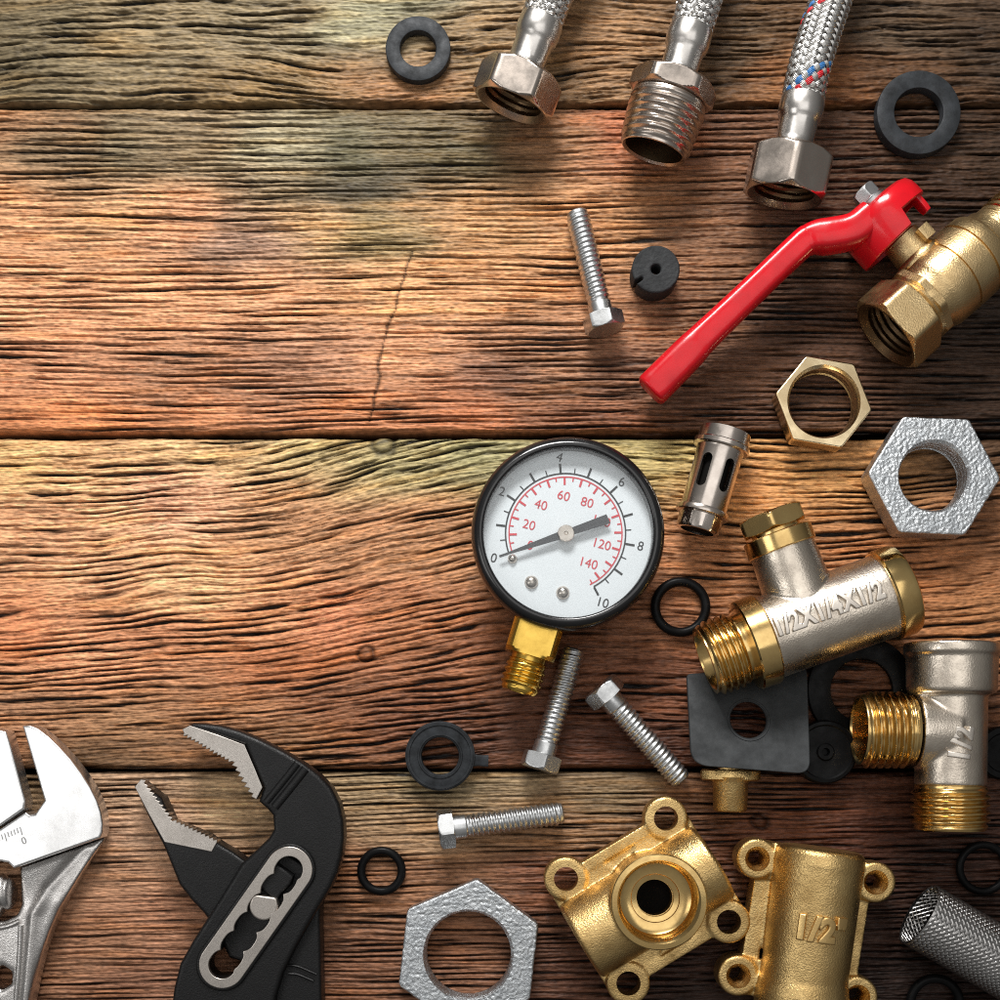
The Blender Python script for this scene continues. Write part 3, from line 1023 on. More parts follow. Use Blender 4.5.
rev(g, O + A * .735 + Z3 * .08, U, [(1.03, .14), (1.06, .14), (1.07, .1)] + hexst(1.07, 1.20, .125, .015, .025, phase=.3) + [(1.205, .05), (1.205, .002)], 96)
part('handle_nut', g, M_ZINC, valve, sharp=30)

# ------------------------------------------------------------------ slotted nickel cartridge
zc = .295
p0 = W(726, 431, zc); p1 = W(697, 531, zc)
d = unit(p1 - p0); L = np.linalg.norm(p1 - p0)
g = Geo()
tk = .045
outer = [(0, .235), (.01, .25), (.125, .252), (.13, .272), (.14, .278), (.18, .278), (.19, .27), (.195, .235), (.22, .228), (L - .22, .228), (L - .215, .255), (L - .2, .262), (L - .165, .262), (L - .155, .25), (L - .15, .215), (L - .135, polyr(.218, 12, 0, .995)), (L - .02, polyr(.216, 12, 0, .995)), (L, .2)]
rev(g, p0, d, outer + [(L, .165), (.0, .165 + .03)], 96, closed=True)
cut = Geo()
_, e1, e2 = frame(d)
for k in range(6):
    a_ = RAD(62 + 60 * k)
    rd = e1 * cos(a_) + e2 * sin(a_)
    tn = np.cross(rd, d)
    ctr = p0 + d * .46
    ol = []
    for i in range(28):
        b_ = 2 * pi * i / 28
        ol.append((.115 * (1 if cos(b_) > 0 else -1) + .05 * cos(b_), .05 * sin(b_)))
    vv = [ctr + d * x + tn * y + rd * .12 for x, y in ol] + [ctr + d * x + tn * y + rd * .34 for x, y in ol]
    nn = len(ol)
    ff = [(i, (i + 1) % nn, nn + (i + 1) % nn, nn + i) for i in range(nn)] + [tuple(range(nn))[::-1], tuple(range(nn, 2 * nn))]
    cut.add(vv, ff)
g = boolean(g, cut)
car = thing('valve_cartridge', 'slotted nickel sleeve with flanged ends right of the pressure gauge', 'fitting', (p0[0], p0[1], 0))
part('sleeve', g, M_NICKEL_BRIGHT, car, sharp=28)
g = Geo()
rev(g, p0, d, [(.02, .15), (L - .02, .15)], 48)  # added dark rod so the slots read as shaded
part('slot_shade_core', g, M_DARK, car)

# ------------------------------------------------------------------ pressure gauge
zt = .78
C = W(568.5, 532, zt)
kz = (H - zt) / H
gauge = thing('pressure_gauge', 'round black pressure gauge with a white dial and brass stem', 'gauge', (C[0], C[1], 0))
base = np.array([C[0], C[1], 0])
Rb = .976 * kz
g = Geo()
rev(g, base, (0, 0, 1), [(.03, .02), (.03, Rb - .12), (.05, Rb - .08), (.10, Rb - .05), (.52, Rb - .045), (.53, Rb - .01), (.55, Rb), (.66, Rb), (.71, Rb - .008), (.745, Rb - .028), (.77, Rb - .058), (.78, Rb - .085),
                       (.775, Rb - .105), (.755, Rb - .118), (.62, Rb - .122), (.62, .02)], 128)
part('case', g, M_BLACK_CASE, gauge, sharp=50)
zd = .625
g = Geo()
rev(g, base, (0, 0, 1), [(zd - .002, .01), (zd - .002, Rb - .121), (zd, Rb - .121), (zd, .01)], 128)
dial = part('dial', g, M_DIAL, gauge)
dc = base + np.array([-.02, .01, 0])
kd = (H - zd) / H
A0, SW = 199.0, -261.0


def arc(g, r0, r1, a0, a1, z, n=120):
    v, f = [], []
    for i in range(n + 1):
        a_ = RAD(a0 + (a1 - a0) * i / n)
        v += [(dc[0] + r0 * cos(a_), dc[1] + r0 * sin(a_), z), (dc[0] + r1 * cos(a_), dc[1] + r1 * sin(a_), z)]
    for i in range(n):
        f.append((2 * i, 2 * i + 1, 2 * i + 3, 2 * i + 2))
    g.add(v, f)


def tick(g, a, r0, r1, w, z):
    a_ = RAD(a); c_, s_ = cos(a_), sin(a_)
    v = [(dc[0] + r * c_ - t * s_, dc[1] + r * s_ + t * c_, z) for r, t in ((r0, -w), (r1, -w), (r1, w), (r0, w))]
    g.add(v, [(0, 1, 2, 3)])


gb, gr = Geo(), Geo()
zi = zd + .004
rk, rr_ = .600 * kd, .565 * kd
arc(gb, rk - .007, rk + .007, A0, A0 + SW, zi)
arc(gr, rr_ - .006, rr_ + .006, A0, A0 + SW * 1.01, zi)
for i in range(21):
    a_ = A0 + SW * i / 20
    if i % 2 == 0: tick(gb, a_, rk + .0075, rk + .095, .010, zi)
    else: tick(gb, a_, rk + .0075, rk + .055, .005, zi)
for i in range(30):
    a_ = A0 + SW * (5 * i / 14.5) / 10
    if i % 2 == 0: tick(gr, a_, rr_ - .075, rr_ - .0065, .010, zi)
    else: tick(gr, a_, rr_ - .04, rr_ - .0065, .006, zi)


def numeral(g, s, a, r, size, z, rot=-15):
    v, f = text(s, size)
    c_, s_ = cos(RAD(rot)), sin(RAD(rot))
    a_ = RAD(a)
    x = dc[0] + r * cos(a_) + v[:, 0] * c_ - v[:, 1] * s_
    y = dc[1] + r * sin(a_) + v[:, 0] * s_ + v[:, 1] * c_
    g.add(np.stack([x, y, v[:, 2] + z], 1), f)


gnb, gnr = Geo(), Geo()
for i in range(6):
    numeral(gnb, str(2 * i), A0 + SW * 2 * i / 10, (.76 if i < 5 else .785) * kd, .125, zi)
for i in range(8):
    numeral(gnr, str(20 * i), A0 + SW * (20 * i / 14.5) / 10 + (0, 4, 4, 2, 0, 0, 0, 0)[i], .375 * kd, .125, zi)
gb.add(gnb.verts(), gnb.f); gr.add(gnr.verts(), gnr.f)
part('bar_scale', gb, M_INK, dial, sharp=0)
part('psi_scale', gr, M_INK_RED, dial, sharp=0)
for px_, py_, r in ((531.5, 582, .056), (563, 592.5, .056), (512.5, 558.5, .04)):
    p = W(px_, py_, zd + .03)
    g = Geo()
    rev(g, (p[0], p[1], 0), (0, 0, 1), [(zd, r * 1.15), (zd + .012, r * 1.12), (zd + .03, r * .9), (zd + .045, r * .55), (zd + .05, .003)], 32)
    part('dial_screw', g, M_NICKEL, dial)
# needle
zn = zd + .055
hc = W(566, 533.5, zn)
a_ = RAD(A0)
dv = np.array([cos(a_), sin(a_), 0]); nv = np.array([-dv[1], dv[0], 0])
ol = [(-.45, .045), (-.44, -.047), (-.06, -.034), (.0, -.04), (.30, -.026), (.69, -.007), (.70, 0), (.69, .007), (.30, .026), (.0, .04), (-.06, .034)]
prism(gN := Geo(), [tuple((hc + dv * x * .955 + nv * y)[:2]) for x, y in ol], zn, zn + .010)
part('needle', gN, M_NEEDLE, gauge, sharp=30)
g = Geo()
rev(g, (hc[0], hc[1], 0), (0, 0, 1), [(zd, .03), (zn - .01, .03), (zn - .01, .078), (zn + .02, .08), (zn + .032, .072), (zn + .036, .02), (zn + .028, .012), (zn + .028, .001)], 48)
part('needle_hub', g, M_NICKEL, gauge)
g = Geo()
rev(g, base, (0, 0, 1), [(.735, .004), (.735, Rb - .1185), (.741, Rb - .1185), (.741, .004)], 128)
part('glass', g, M_GLASS, gauge)
# stem
sd = unit(W(519, 689, .34) - W(536, 632, .34)); zs = .34
so = base + Z3 * zs
t_hex0 = Rb - .2
he = np.linalg.norm((W(529, 657, zs) - so)[:2]); te = np.linalg.norm((W(518, 692, zs) - so)[:2])
so2 = W(529, 657, zs) - sd * he
g = Geo()
sq = .255
rev(g, so2, sd, [(t_hex0, polyr(sq * 1.36, 4, pi / 4, .88))] + [(he - .045, polyr(sq * 1.36, 4, pi / 4, .88)), (he - .03, pmin(polyr(sq * 1.36, 4, pi / 4, .88), .29)), (he - .005, pmin(polyr(sq * 1.36, 4, pi / 4, .88), .265)), (he, .22)], 96)
st_ = part('brass_stem', g, M_BRASS_YELLOW, gauge, sharp=28)
g = Geo()
rev(g, so2, sd, [(he - .01, .17), (he + .04, .17), (he + .05, .20)] + thread(he + .055, te - .02, .205, .026, .062) + [(te, .165), (te, .10), (te - .1, .08)], 72)
part('stem_thread', g, M_BRASS_YELLOW, gauge, sharp=36)

# ------------------------------------------------------------------ lettered tee valve
za = .455
O = W(705.5, 661, za); A = unit(np.array([.940, .342, 0])); U = np.array([-.342, .940, 0])
tee = thing('tee_valve', 'satin nickel tee with brass collars, threaded end and raised 1/2X1/4X1/2 lettering', 'tee fitting', (O[0], O[1], 0))
q = .968
g = Geo()
rev(g, O, A, [(.60 * q, .395), (.66 * q, .405), (1.86 * q, .412), (1.9 * q, .41)], 96)
Br = O + A * 1.10 * q
rev(g, Br, U, [(.0, .33), (.3, .335), (.78 * q, .312), (.8 * q, .312)], 96)
g = remesh(g, .0125, 14)
part('tee_body', g, M_NICKEL_CAST, tee, sharp=0)
g = Geo()
rev(g, O, A, [(.42 * q, .30), (.43 * q, .43), (.445 * q, .447), (.63 * q, .447), (.645 * q, .435), (.66 * q, .40)], 96)
part('collar', g, M_BRASS, tee, sharp=30)
g = Geo()
rev(g, O, A, [(1.88 * q, .38), (1.885 * q, .432), (1.90 * q, .447), (2.06 * q, .447), (2.10 * q, .432), (2.12 * q, .40), (2.12 * q, .30), (1.95 * q, .28)], 96)
part('collar', g, M_BRASS, tee, sharp=30)
g = Geo()
rev(g, O, A, [(.0, .335)] + thread(.005, .37 * q, .370, .040, .066, fade0=True, sub=12) + [(.40 * q, .325), (.46 * q, .325), (.46 * q, .25), (.40 * q, .27), (.03, .285), (0, .30)], 96, closed=True)
part('threaded_end', g, M_BRASS, tee, sharp=34)
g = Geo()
rev(g, O, A, [(.44 * q, .27), (.45 * q, .002)], 48)  # black disc across the bore, stands in for its shade
part('bore_shade', g, M_DARK, tee)
g = Geo()
rev(g, Br, U, [(.775 * q, .30), (.78 * q, .325), (.79 * q, .335), (.94 * q, .335), (.95 * q, .325), (.955 * q, .25)], 96)
part('branch_collar', g, M_BRASS, tee, sharp=30)
g = Geo()
rev(g, Br, U, [(.94 * q, .24), (.985 * q, .24)] + hexst(.985 * q, 1.17 * q, .345, .03, .03, phase=RAD(16)) + [(1.172 * q, .1), (1.172 * q, .01)], 96)
part('hex_plug', g, M_BRASS, tee, sharp=30)
g = Geo()
tp = W(829, 609, za + .38)
tt = float(np.dot((tp - O)[:2], A[:2]))
text_on_barrel(g, '1/2X1/4X1/2', .235, O + A * tt, A, .408, ext=.026, bev=.008, bold=.009, width=1.07, roll=float(np.dot((tp - O)[:2], U[:2])) / .41 + 0, spacing=1.12)
part('raised_lettering', g, M_LETTER, tee, sharp=0)

# ------------------------------------------------------------------ small tee, 1/2
za = .47
T0 = W(952, 643, za)
A = np.array([-.012, -1.0, 0]); A = unit(A)
tee2 = thing('tee_fitting', 'small nickel tee marked 1/2 with brass threads pointing left and down', 'tee fitting', (T0[0], T0[1], 0))
q = .964
g = Geo()
rev(g, T0, A, [(.0, .44), (.012, .452), (.10, .452), (.118, .435), (.13, .425), (.44, .42), (.475, .41), (.49, .38), (.50, .335), (1.36, .335), (1.37, .33)], 96)
Bc = T0 + A * .87 * q
Lf = np.array([-1.0, .0, 0])
rev(g, Bc, Lf, [(0, .36), (.36, .362)], 96)
g = remesh(g, .0125, 12)
part('tee_body', g, M_NICKEL_CAST, tee2, sharp=0)
g = Geo()
rev(g, T0, A, [(1.34, .30), (1.375, .33)] + thread(1.38, 1.80, .368, .038, .072, sub=12) + [(1.80, .27), (1.70, .25)], 96)
part('threaded_end', g, M_BRASS, tee2, sharp=34)
g = Geo()
b0_ = .38
b1_ = .89
rev(g, Bc, Lf, [(b0_, .33)] + thread(b0_ + .02, b1_, .372, .040, .072, sub=12) + [(b1_, .335), (b1_, .31), (b1_ - .02, .295), (b1_ - .5, .275), (b1_ - .5, .2), (b0_, .2)], 96, closed=True)
part('threaded_end', g, M_BRASS, tee2, sharp=34)
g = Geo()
rev(g, Bc, Lf, [(b1_ - .46, .27), (b1_ - .455, .002)], 48)  # black disc painting the shade deep in the branch
part('bore_shade', g, M_DARK, tee2)
g = Geo()
tp = W(963, 742, za + .33)
text_on_barrel(g, '1/2', .25, T0 + A * float(np.dot((tp - T0)[:2], A[:2])), -A, .333, ext=.026, bev=.008, bold=.008, spacing=1.12, width=.31, roll=-float(np.dot((tp - T0)[:2], np.array([1, 0]))) / .333, rot=RAD(-8))
part('raised_lettering', g, M_LETTER, tee2, sharp=0)

# ------------------------------------------------------------------ square rubber plate on a brass plug
ang_t = math.atan2(.36, 1.05)
ol = [(686, 674), (690, 765), (808, 774), (806, 668)]


def zpl(py):
    return .05 + max(0, (py - 668)) / 106 * .36


cent = np.array([.0, .0])
P4 = [W(x, y, zpl(y)) for x, y in ol]
cc = sum(P4) / 4
g = Geo()
rad = .13
rp = []
rads = [.05, .17, .14, .06]
for i in range(4):
    a, b_, c_ = P4[i - 1][:2], P4[i][:2], P4[(i + 1) % 4][:2]
    d0, d1 = unit(a - b_), unit(c_ - b_)
    s0, s1 = b_ + d0 * rads[i], b_ + d1 * rads[i]
    for k in range(9):
        t = k / 8
        rp.append((1 - t) ** 2 * s0 + 2 * t * (1 - t) * b_ + t * t * s1)
hc_ = W(747, 720, zpl(720))
v, f = plate([rp, circle(hc_, .178, 48)], 0, .07, .012, 2)
v2 = [v]
g.add(v, f)
rev(g, (hc_[0], hc_[1], 0), (0, 0, 1), [(.06, .182), (.078, .19), (.078, .205), (.06, .215)], 48, closed=True)
vv = g.verts()
ytop = P4[0][1]
slope = .36 / (P4[0][1] - P4[1][1])
vv[:, 2] += .03 + np.clip((W(0, 668, 0.05)[1] - vv[:, 1]), 0, 9) * slope
g.v = [vv]
plate_o = tag(part('rubber_plate', g, M_PLATE, loc=(cc[0], cc[1], 0)), 'square dark grey rubber plate with rounded corners and one hole below the lettered tee', 'rubber plate')
pa = W(730, 812, .19); pb_ = W(730.5, 777, .19)
d = unit(pb_ - pa); L = np.linalg.norm(pb_ - pa)
g = Geo()
rev(g, pa, d, [(0, .12), (.012, .155), (.03, .165), (L - .06, .172), (L - .03, .185), (L, .20)], 72)
fl = Geo()
rev(fl, pa, d, [(L - .03, .14), (L - .035, .27), (L - .02, .295), (L + .06, .295), (L + .075, .28), (L + .075, .1)], 72)
vf = fl.verts()
zmid = pa[2]
vf[:, 2] = zmid + (vf[:, 2] - zmid) * .60            # oval flange
fl.v = [vf]
g.add(fl.verts(), fl.f)
rev(g, pa, d, [(L + .05, .13), (L + .28, .12), (L + .30, .10)], 48)
tag(part('brass_plug', g, M_BRASS_CAST, loc=(pa[0], pa[1], 0), sharp=34), 'small brass plug with an oval flange sticking out from under the grey plate', 'plug')

# ------------------------------------------------------------------ brass wall plate elbow (ring up)
def ear(g, c, r, z0, z1):
    rev(g, (c[0], c[1], 0), (0, 0, 1), [(z0, r - .02), (z0 + .02, r), (z1 - .02, r), (z1, r - .02)], 48)


ze = .36
E = [W(*p, ze) for p in ((566, 879), (666, 818.5), (729, 922), (628.5, 983.5))]      # left, top, right, bottom
g = Geo(); cut = Geo()
re_ = .215
for e in E:
    ear(g, e, re_, .12, ze)
    rev(cut, (e[0], e[1], 0), (0, 0, 1), [(-.2, .118), (.8, .118)], 40)
ctr = sum(E) / 4
ax = unit((E[1] + E[2]) / 2 - (E[0] + E[3]) / 2); ax[2] = 0; ax = unit(ax)
half = np.linalg.norm(((E[1] + E[2]) / 2 - (E[0] + E[3]) / 2)[:2]) / 2
bc = np.array([ctr[0], ctr[1], .40])
rev(g, bc, ax, [(-half - .20, .36), (-half - .17, .40), (half + .15, .40), (half + .18, .36)], 72)
for i, j in ((0, 3), (1, 2)):
    prism(g, hull_slab(E[i], .205, E[j], .205), .12, .30)
for i, j in ((0, 1), (3, 2)):
    prism(g, hull_slab(E[i], .055, E[j], .055), .10, .34)
prism(g, [tuple((e + (ctr - e) * .06)[:2]) for e in (E[0], E[3], E[2], E[1])], .10, .315)
for e in E:
    m_ = e + (ctr - e) * .42
    prism(g, hull_slab(e, .17, m_, .24), .12, .335)
Rc = W(659, 902, .86)
rev(g, (Rc[0], Rc[1], 0), (0, 0, 1), [(.25, .44), (.6, .435), (.80, .445), (.86, .44)], 96)
rev(cut, (Rc[0], Rc[1], 0), (0, 0, 1), [(.30, .17), (.5, .172), (.52, .30), (.545, .325), (.60, .37), (.9, .40), (1.0, .40)], 72)
g = remesh(g, .0125, 8, cut)
elbow = thing('elbow_bracket', 'four eared brass elbow bracket with its round threaded mouth facing up', 'bracket', (ctr[0], ctr[1], 0), 'brass elbow brackets')
part('bracket_body', g, M_BRASS_CAST, elbow, sharp=45)
g = Geo()
rev(g, (Rc[0], Rc[1], 0), (0, 0, 1), [(.84, .415), (.872, .425), (.876, .44), (.86, .452), (.80, .452), (.79, .43)], 96, caps=False)
st = [(.79, .43), (.84, .452), (.868, .449), (.876, .440), (.878, .392), (.865, .378)] + thread(.845, .66, .374, .014, .05, fade0=False, sub=8) + [(.64, .355), (.60, .34), (.575, .30), (.57, .235), (.56, .228), (.55, .18), (.36, .172), (.36, .2), (.52, .34)]
g = Geo()
rev(g, (Rc[0], Rc[1], 0), (0, 0, 1), st, 96, closed=True)
part('threaded_mouth', g, M_BRASS, elbow, sharp=30)
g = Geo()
rev(g, (Rc[0], Rc[1], 0), (0, 0, 1), [(.37, .175), (.375, .002)], 48)  # black disc as painted shade at the bottom of the mouth
part('bore_shade', g, M_DARK, elbow)

# ------------------------------------------------------------------ brass wall plate elbow (back up, 1/2")
ze = .40
E = [W(*p, ze) for p in ((757.5, 859), (876, 882.5), (738.5, 976), (858, 997))]     # TL, TR, BL, BR
g = Geo(); cut = Geo()
re_ = .20
for e in E:
    ear(g, e, re_, .10, ze)
    rev(cut, (e[0], e[1], 0), (0, 0, 1), [(-.2, polyr(.08, 6, .2)), (ze - .09, polyr(.08, 6, .2)), (ze - .06, .095), (ze + .005, .122), (.7, .122)], 36)
b0_ = W(820.5, 853, .42); b1_ = W(797, 1030, .42)
d = unit(b1_ - b0_); L = np.linalg.norm(b1_ - b0_)
rev(g, b0_, d, [(-.05, .36), (-.03, .40), (.0, .42), (.10, .432), (.14, .428), (1.22, .415), (1.27, .43), (1.36, .445), (L, .445)], 96)
for i, j in ((0, 2), (1, 3)):
    sg = 1 if i == 0 else -1
    sh = np.array([-d[1], d[0], 0]) * .10 * sg
    prism(g, hull_slab(E[i] + sh, .085, E[j] + sh, .085), .08, .34)
for e in E:
    tt = float(np.dot((e - b0_)[:2], d[:2]))
    m_ = b0_ + d * tt
    prism(g, hull_slab(e, .19, e + (m_ - e) * .55, .17), .10, .37)
g = remesh(g, .0125, 8, cut)
eb2 = thing('elbow_bracket', 'brass elbow bracket lying face down, its half round back marked 1/2"', 'bracket', (b0_[0], b0_[1], 0), 'brass elbow brackets')
part('bracket_body', g, M_BRASS_CAST, eb2, sharp=45)
g = Geo()
tp = W(812.5, 930, .84)
text_on_barrel(g, '1/2"', .30, b0_ + d * float(np.dot((tp - b0_)[:2], d[:2])), np.array([-d[1], d[0], 0]), 1e3, ext=.034, bev=.012, bold=.012, spacing=1.12, width=.46)
# wrap onto the barrel: letters run across it
v = g.verts()
rel = v - b0_
tt = rel[:, 0] * d[0] + rel[:, 1] * d[1]
sn = np.array([-d[1], d[0]])
ss = rel[:, 0] * sn[0] + rel[:, 1] * sn[1]
hh = v[:, 2] - 1e3 - .42
a_ = ss / .425 + .02
R2 = .418 + hh
v = b0_[None] * np.array([1, 1, 0]) + tt[:, None] * d + (np.sin(a_) * R2)[:, None] * np.array([sn[0], sn[1], 0]) + (.42 + np.cos(a_) * R2)[:, None] * Z3
g.v = [v]
part('raised_lettering', g, M_LETTER_BRASS, eb2, sharp=0)

# ------------------------------------------------------------------ steel mesh tube
zm = .33
p0 = W(919, 914, zm); p1 = W(1004, 964, zm)
d = unit(p1 - p0)
path = [p0 + d * t for t in np.linspace(0, 1.75, 60)]


def mesh_tube(g, p0, d, L, R_, n, om, w, th):
    d, e1, e2 = frame(d)
    m = 90
    s = np.linspace(0, L, m)
    cosb = 1 / sqrt(1 + (R_ * om) ** 2)
    K = 4
    u = np.array([-.5, -.25, .25, .5]); hr = np.array([0, th, th, 0])
    for sg in (1, -1):
        for k in range(n):
            cen = 2 * pi * k / n + sg * om * s
            thh = cen[:, None] + u[None] * w * cosb / R_
            off = -sg * u * w * (R_ * om) * cosb
            t = np.clip(s[:, None] + off[None], 0, L)
            rr = R_ + hr[None] + .004 * sg * np.cos(n * om * s)[:, None]
            pts = p0 + t[..., None] * d + (np.cos(thh)[..., None] * e1 + np.sin(thh)[..., None] * e2) * rr[..., None]
            idx = np.arange(m - 1)[:, None] * K + np.arange(K - 1)[None]
            q_ = np.stack([idx, idx + 1, idx + K + 1, idx + K], -1).reshape(-1, 4)
            g.add(pts.reshape(-1, 3), q_.tolist())
    return g


mt = thing('mesh_filter', 'tube of perforated steel mesh poking in at the bottom right corner', 'filter', (p0[0], p0[1], 0))
g = Geo()
mesh_tube(g, p0, d, 2.3, .315, 34, 3.6, .036, .009)
part('mesh_sleeve', g, M_MESH, mt, sharp=60)
g = Geo()
_, e1, e2 = frame(d)
# overlapping seam strip along the top left
for sg in (1, -1):
    pass
rev(g, p0, d, [(0.0, .322), (0.018, .326), (.018, .312), (0, .308)], 96, closed=True)
part('end_rim', g, M_MESH, mt)
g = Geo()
rev(g, p0, d, [(.2, .302), (2.28, .302), (2.28, .285), (.2, .285)], 64, closed=True)  # added near black lining in place of shade inside the tube
part('inner_shade', g, M_DARK, mt)

# ------------------------------------------------------------------ adjustable wrench
def PX(lst, z):
    return [tuple(W(x, y, z)[:2]) for x, y in lst]


wr = thing('adjustable_wrench', 'chrome adjustable wrench with open jaws at the lower left corner', 'wrench', W(20, 900, 0))
zh = .31
head = [(22, 725.5), (30, 725), (38, 728.5), (48, 736), (58, 745.5), (70, 758.5), (81, 773), (90, 787), (96.5, 800), (100.5, 812), (102.5, 824), (102, 833), (100, 838), (13.5, 868.5), (8, 863), (-2, 861), (-30, 868), (-62, 872),
        (-72, 850), (-60, 838), (-30, 836), (0, 829), (25.5, 812), (29, 815), (35, 814), (44.4, 800.5)]
v, f = plate([PX(head, zh)], .06, zh, .022, 3)
g = Geo().add(v, f)
part('fixed_jaw', g, M_CHROME, wr, sharp=30)
zj = .305
jaw = [(6, 731.5), (10, 745), (25, 801), (24, 809), (0, 826), (-28, 833), (-60, 834), (-66, 815), (-60, 790), (-44, 755), (-24, 735), (-6, 728)]
v, f = plate([PX(jaw, zj)], .07, zj, .02, 3)
g = Geo().add(v, f)
part('movable_jaw', g, M_CHROME, wr, sharp=30)
zn_ = .28
neck = [(100, 838.5), (96, 847), (88, 859), (79, 874), (69, 892), (58, 911), (49, 932), (42, 952), (36, 975), (31, 1000), (24, 1050), (10, 1180), (-10, 1330), (-52, 1325), (-50, 1180), (-44, 1050), (-42, 960), (-50, 905), (-62, 873), (-58, 872),
        (-40, 920), (4, 921), (16, 915), (20, 905), (18, 890), (13.5, 869)]
hexhole = [(W(1 + 11 * cos(RAD(60 * i + 30)), 978 + 12 * sin(RAD(60 * i + 30)), zn_)) for i in range(6)]
v, f = plate([PX(neck, zn_), [tuple(p[:2]) for p in hexhole]], .04, zn_, .05, 4)
g = remesh(Geo().add(v, f), .016, 3)
vv = g.verts()
kk = (H - vv[:, 2]) / H
hx, hy = 500 + vv[:, 0] * 100 / kk, CY - (vv[:, 1] - (500 - CY) / 100) * 100 / kk
tp_ = sstep(.10, .24, vv[:, 2])
vv[:, 2] -= tp_ * .15 * (1 - sstep(838, 905, hy + (hx - 60) * .25))
vv[:, 2] += tp_ * .035 * np.exp(-(segdist(hx, hy, [(82, 848), (48, 888), (34, 915), (26, 1000)]) / 5.5) ** 2)
g.v = [vv]
part('handle', g, M_CHROME_SATIN, wr, sharp=45)
# raised rails round the sunk panel of the handle
g = Geo()
for lst in ([(21, 925), (20, 950), (18, 980), (14, 1020), (4, 1100)], [(-30, 930), (-10, 929), (8, 926), (20, 921)]):
    pth = smooth_path([W(x, y, zn_ + .0) for x, y in lst], 6)
    sweep(g, pth, [.028] * len(pth), [.03] * len(pth), 16)
part('raised_rib', g, M_CHROME_SATIN, wr)
g = Geo()
wa = W(-50, 897, .24); wd = unit(W(12, 893, .24) - wa)
rev(g, wa, wd, [(0, .12)] + thread(.02, .60, .225, .075, .12, sub=10) + [(.62, .12)], 72)
part('adjusting_screw', g, M_CHROME_SATIN, wr, sharp=40)
g = Geo()
rot = math.atan2(W(13.5, 868, 0)[1] - W(100, 838, 0)[1], W(13.5, 868, 0)[0] - W(100, 838, 0)[0]) + pi
for i in range(9):
    x, y = 20 - i * 3.1, 827 + i * 1.25
    L_t = 8 if i % 5 == 0 else 5
    p0_, p1_ = W(x, y, zh), W(x + L_t * .28, y + L_t, zh)
    dd_ = unit((p1_ - p0_)[:2]); nn_ = np.array([-dd_[1], dd_[0]]) * .004
    g.add([(p0_[0] + nn_[0], p0_[1] + nn_[1], zh + .003), (p0_[0] - nn_[0], p0_[1] - nn_[1], zh + .003), (p1_[0] - nn_[0], p1_[1] - nn_[1], zh + .003), (p1_[0] + nn_[0], p1_[1] + nn_[1], zh + .003)], [(0, 1, 2, 3)])
v, f = text('0', .10)
pc = W(24, 841, zh)
c_, s_ = cos(rot), sin(rot)
g.add(np.stack([pc[0] + v[:, 0] * c_ - v[:, 1] * s_, pc[1] + v[:, 0] * s_ + v[:, 1] * c_, v[:, 2] + zh + .003], 1), f)
part('scale_marks', g, M_ETCH, wr, sharp=0)

# ------------------------------------------------------------------ water pump pliers
pl = thing('water_pump_pliers', 'black water pump pliers with open serrated jaws and a silver slot plate', 'pliers', W(260, 880, 0))


def Q(lst):           # zoom coordinates -> picture
    return [(100 + x * .3, 700 + y * .3) for x, y in lst]


z1 = .46
main = Q([(286, 88), (310, 76), (350, 78), (400, 85), (465, 103), (530, 130), (610, 170), (680, 212), (730, 250), (770, 292), (797, 345), (810, 400), (813, 460), (805, 520), (792, 570), (770, 622), (735, 680), (700, 740), (650, 830), (610, 910), (585, 990), (578, 1060), (560, 1200), (545, 1500),
          (230, 1500), (225, 1200), (236, 1030), (245, 960), (265, 880), (310, 800), (355, 730), (400, 660), (470, 545), (520, 500), (560, 462), (578, 432), (575, 385), (558, 365), (528, 338), (545, 290), (482, 150)])
main_s = main
ax0, ax1 = np.array([645, 545]), np.array([392, 905])
dslot = unit(ax1 - ax0); nslot = np.array([-dslot[1], dslot[0]])
slot = []
Ls = np.linalg.norm(ax1 - ax0)
# scalloped slot outline, zoom coordinates
sl = []
for i in range(13):
    a_ = pi / 2 + pi * i / 12
    sl.append(ax0 - dslot * (-28) + (-dslot * cos(a_ - pi) * 1 + nslot * sin(a_ - pi) * -1) * 50)
c0 = ax0 + dslot * 26; c1 = ax1 - dslot * 26
sl = []
for i in range(17):
    a_ = pi * i / 16
    sl.append(c0 + (-dslot * sin(a_) + nslot * cos(a_)) * 45)
nb = 5
for i in range(1, nb * 10):
    u = i / (nb * 10)
    wv_ = 45 - 15 * (1 - abs(sin(pi * (u * nb)))) ** 1.6 * (1 if 0.02 < u < .98 else .4)
    sl.append(c0 + (c1 - c0) * u - nslot * wv_)
for i in range(17):
    a_ = pi * i / 16
    sl.append(c1 + (dslot * sin(a_) - nslot * cos(a_)) * 45)
for i in range(1, nb * 10):
    u = 1 - i / (nb * 10)
    wv_ = 45 - 12 * (1 - abs(sin(pi * (u * nb + .5)))) ** 1.6
    sl.append(c0 + (c1 - c0) * u + nslot * wv_)
slot_px = Q([tuple(p) for p in sl])
v, f = plate([PX(main_s, z1), PX(slot_px, z1)], .16, z1, .045, 4)
g = Geo().add(v, f)
hA = part('upper_jaw_handle', g, M_PLIER_BLACK, pl, sharp=40)
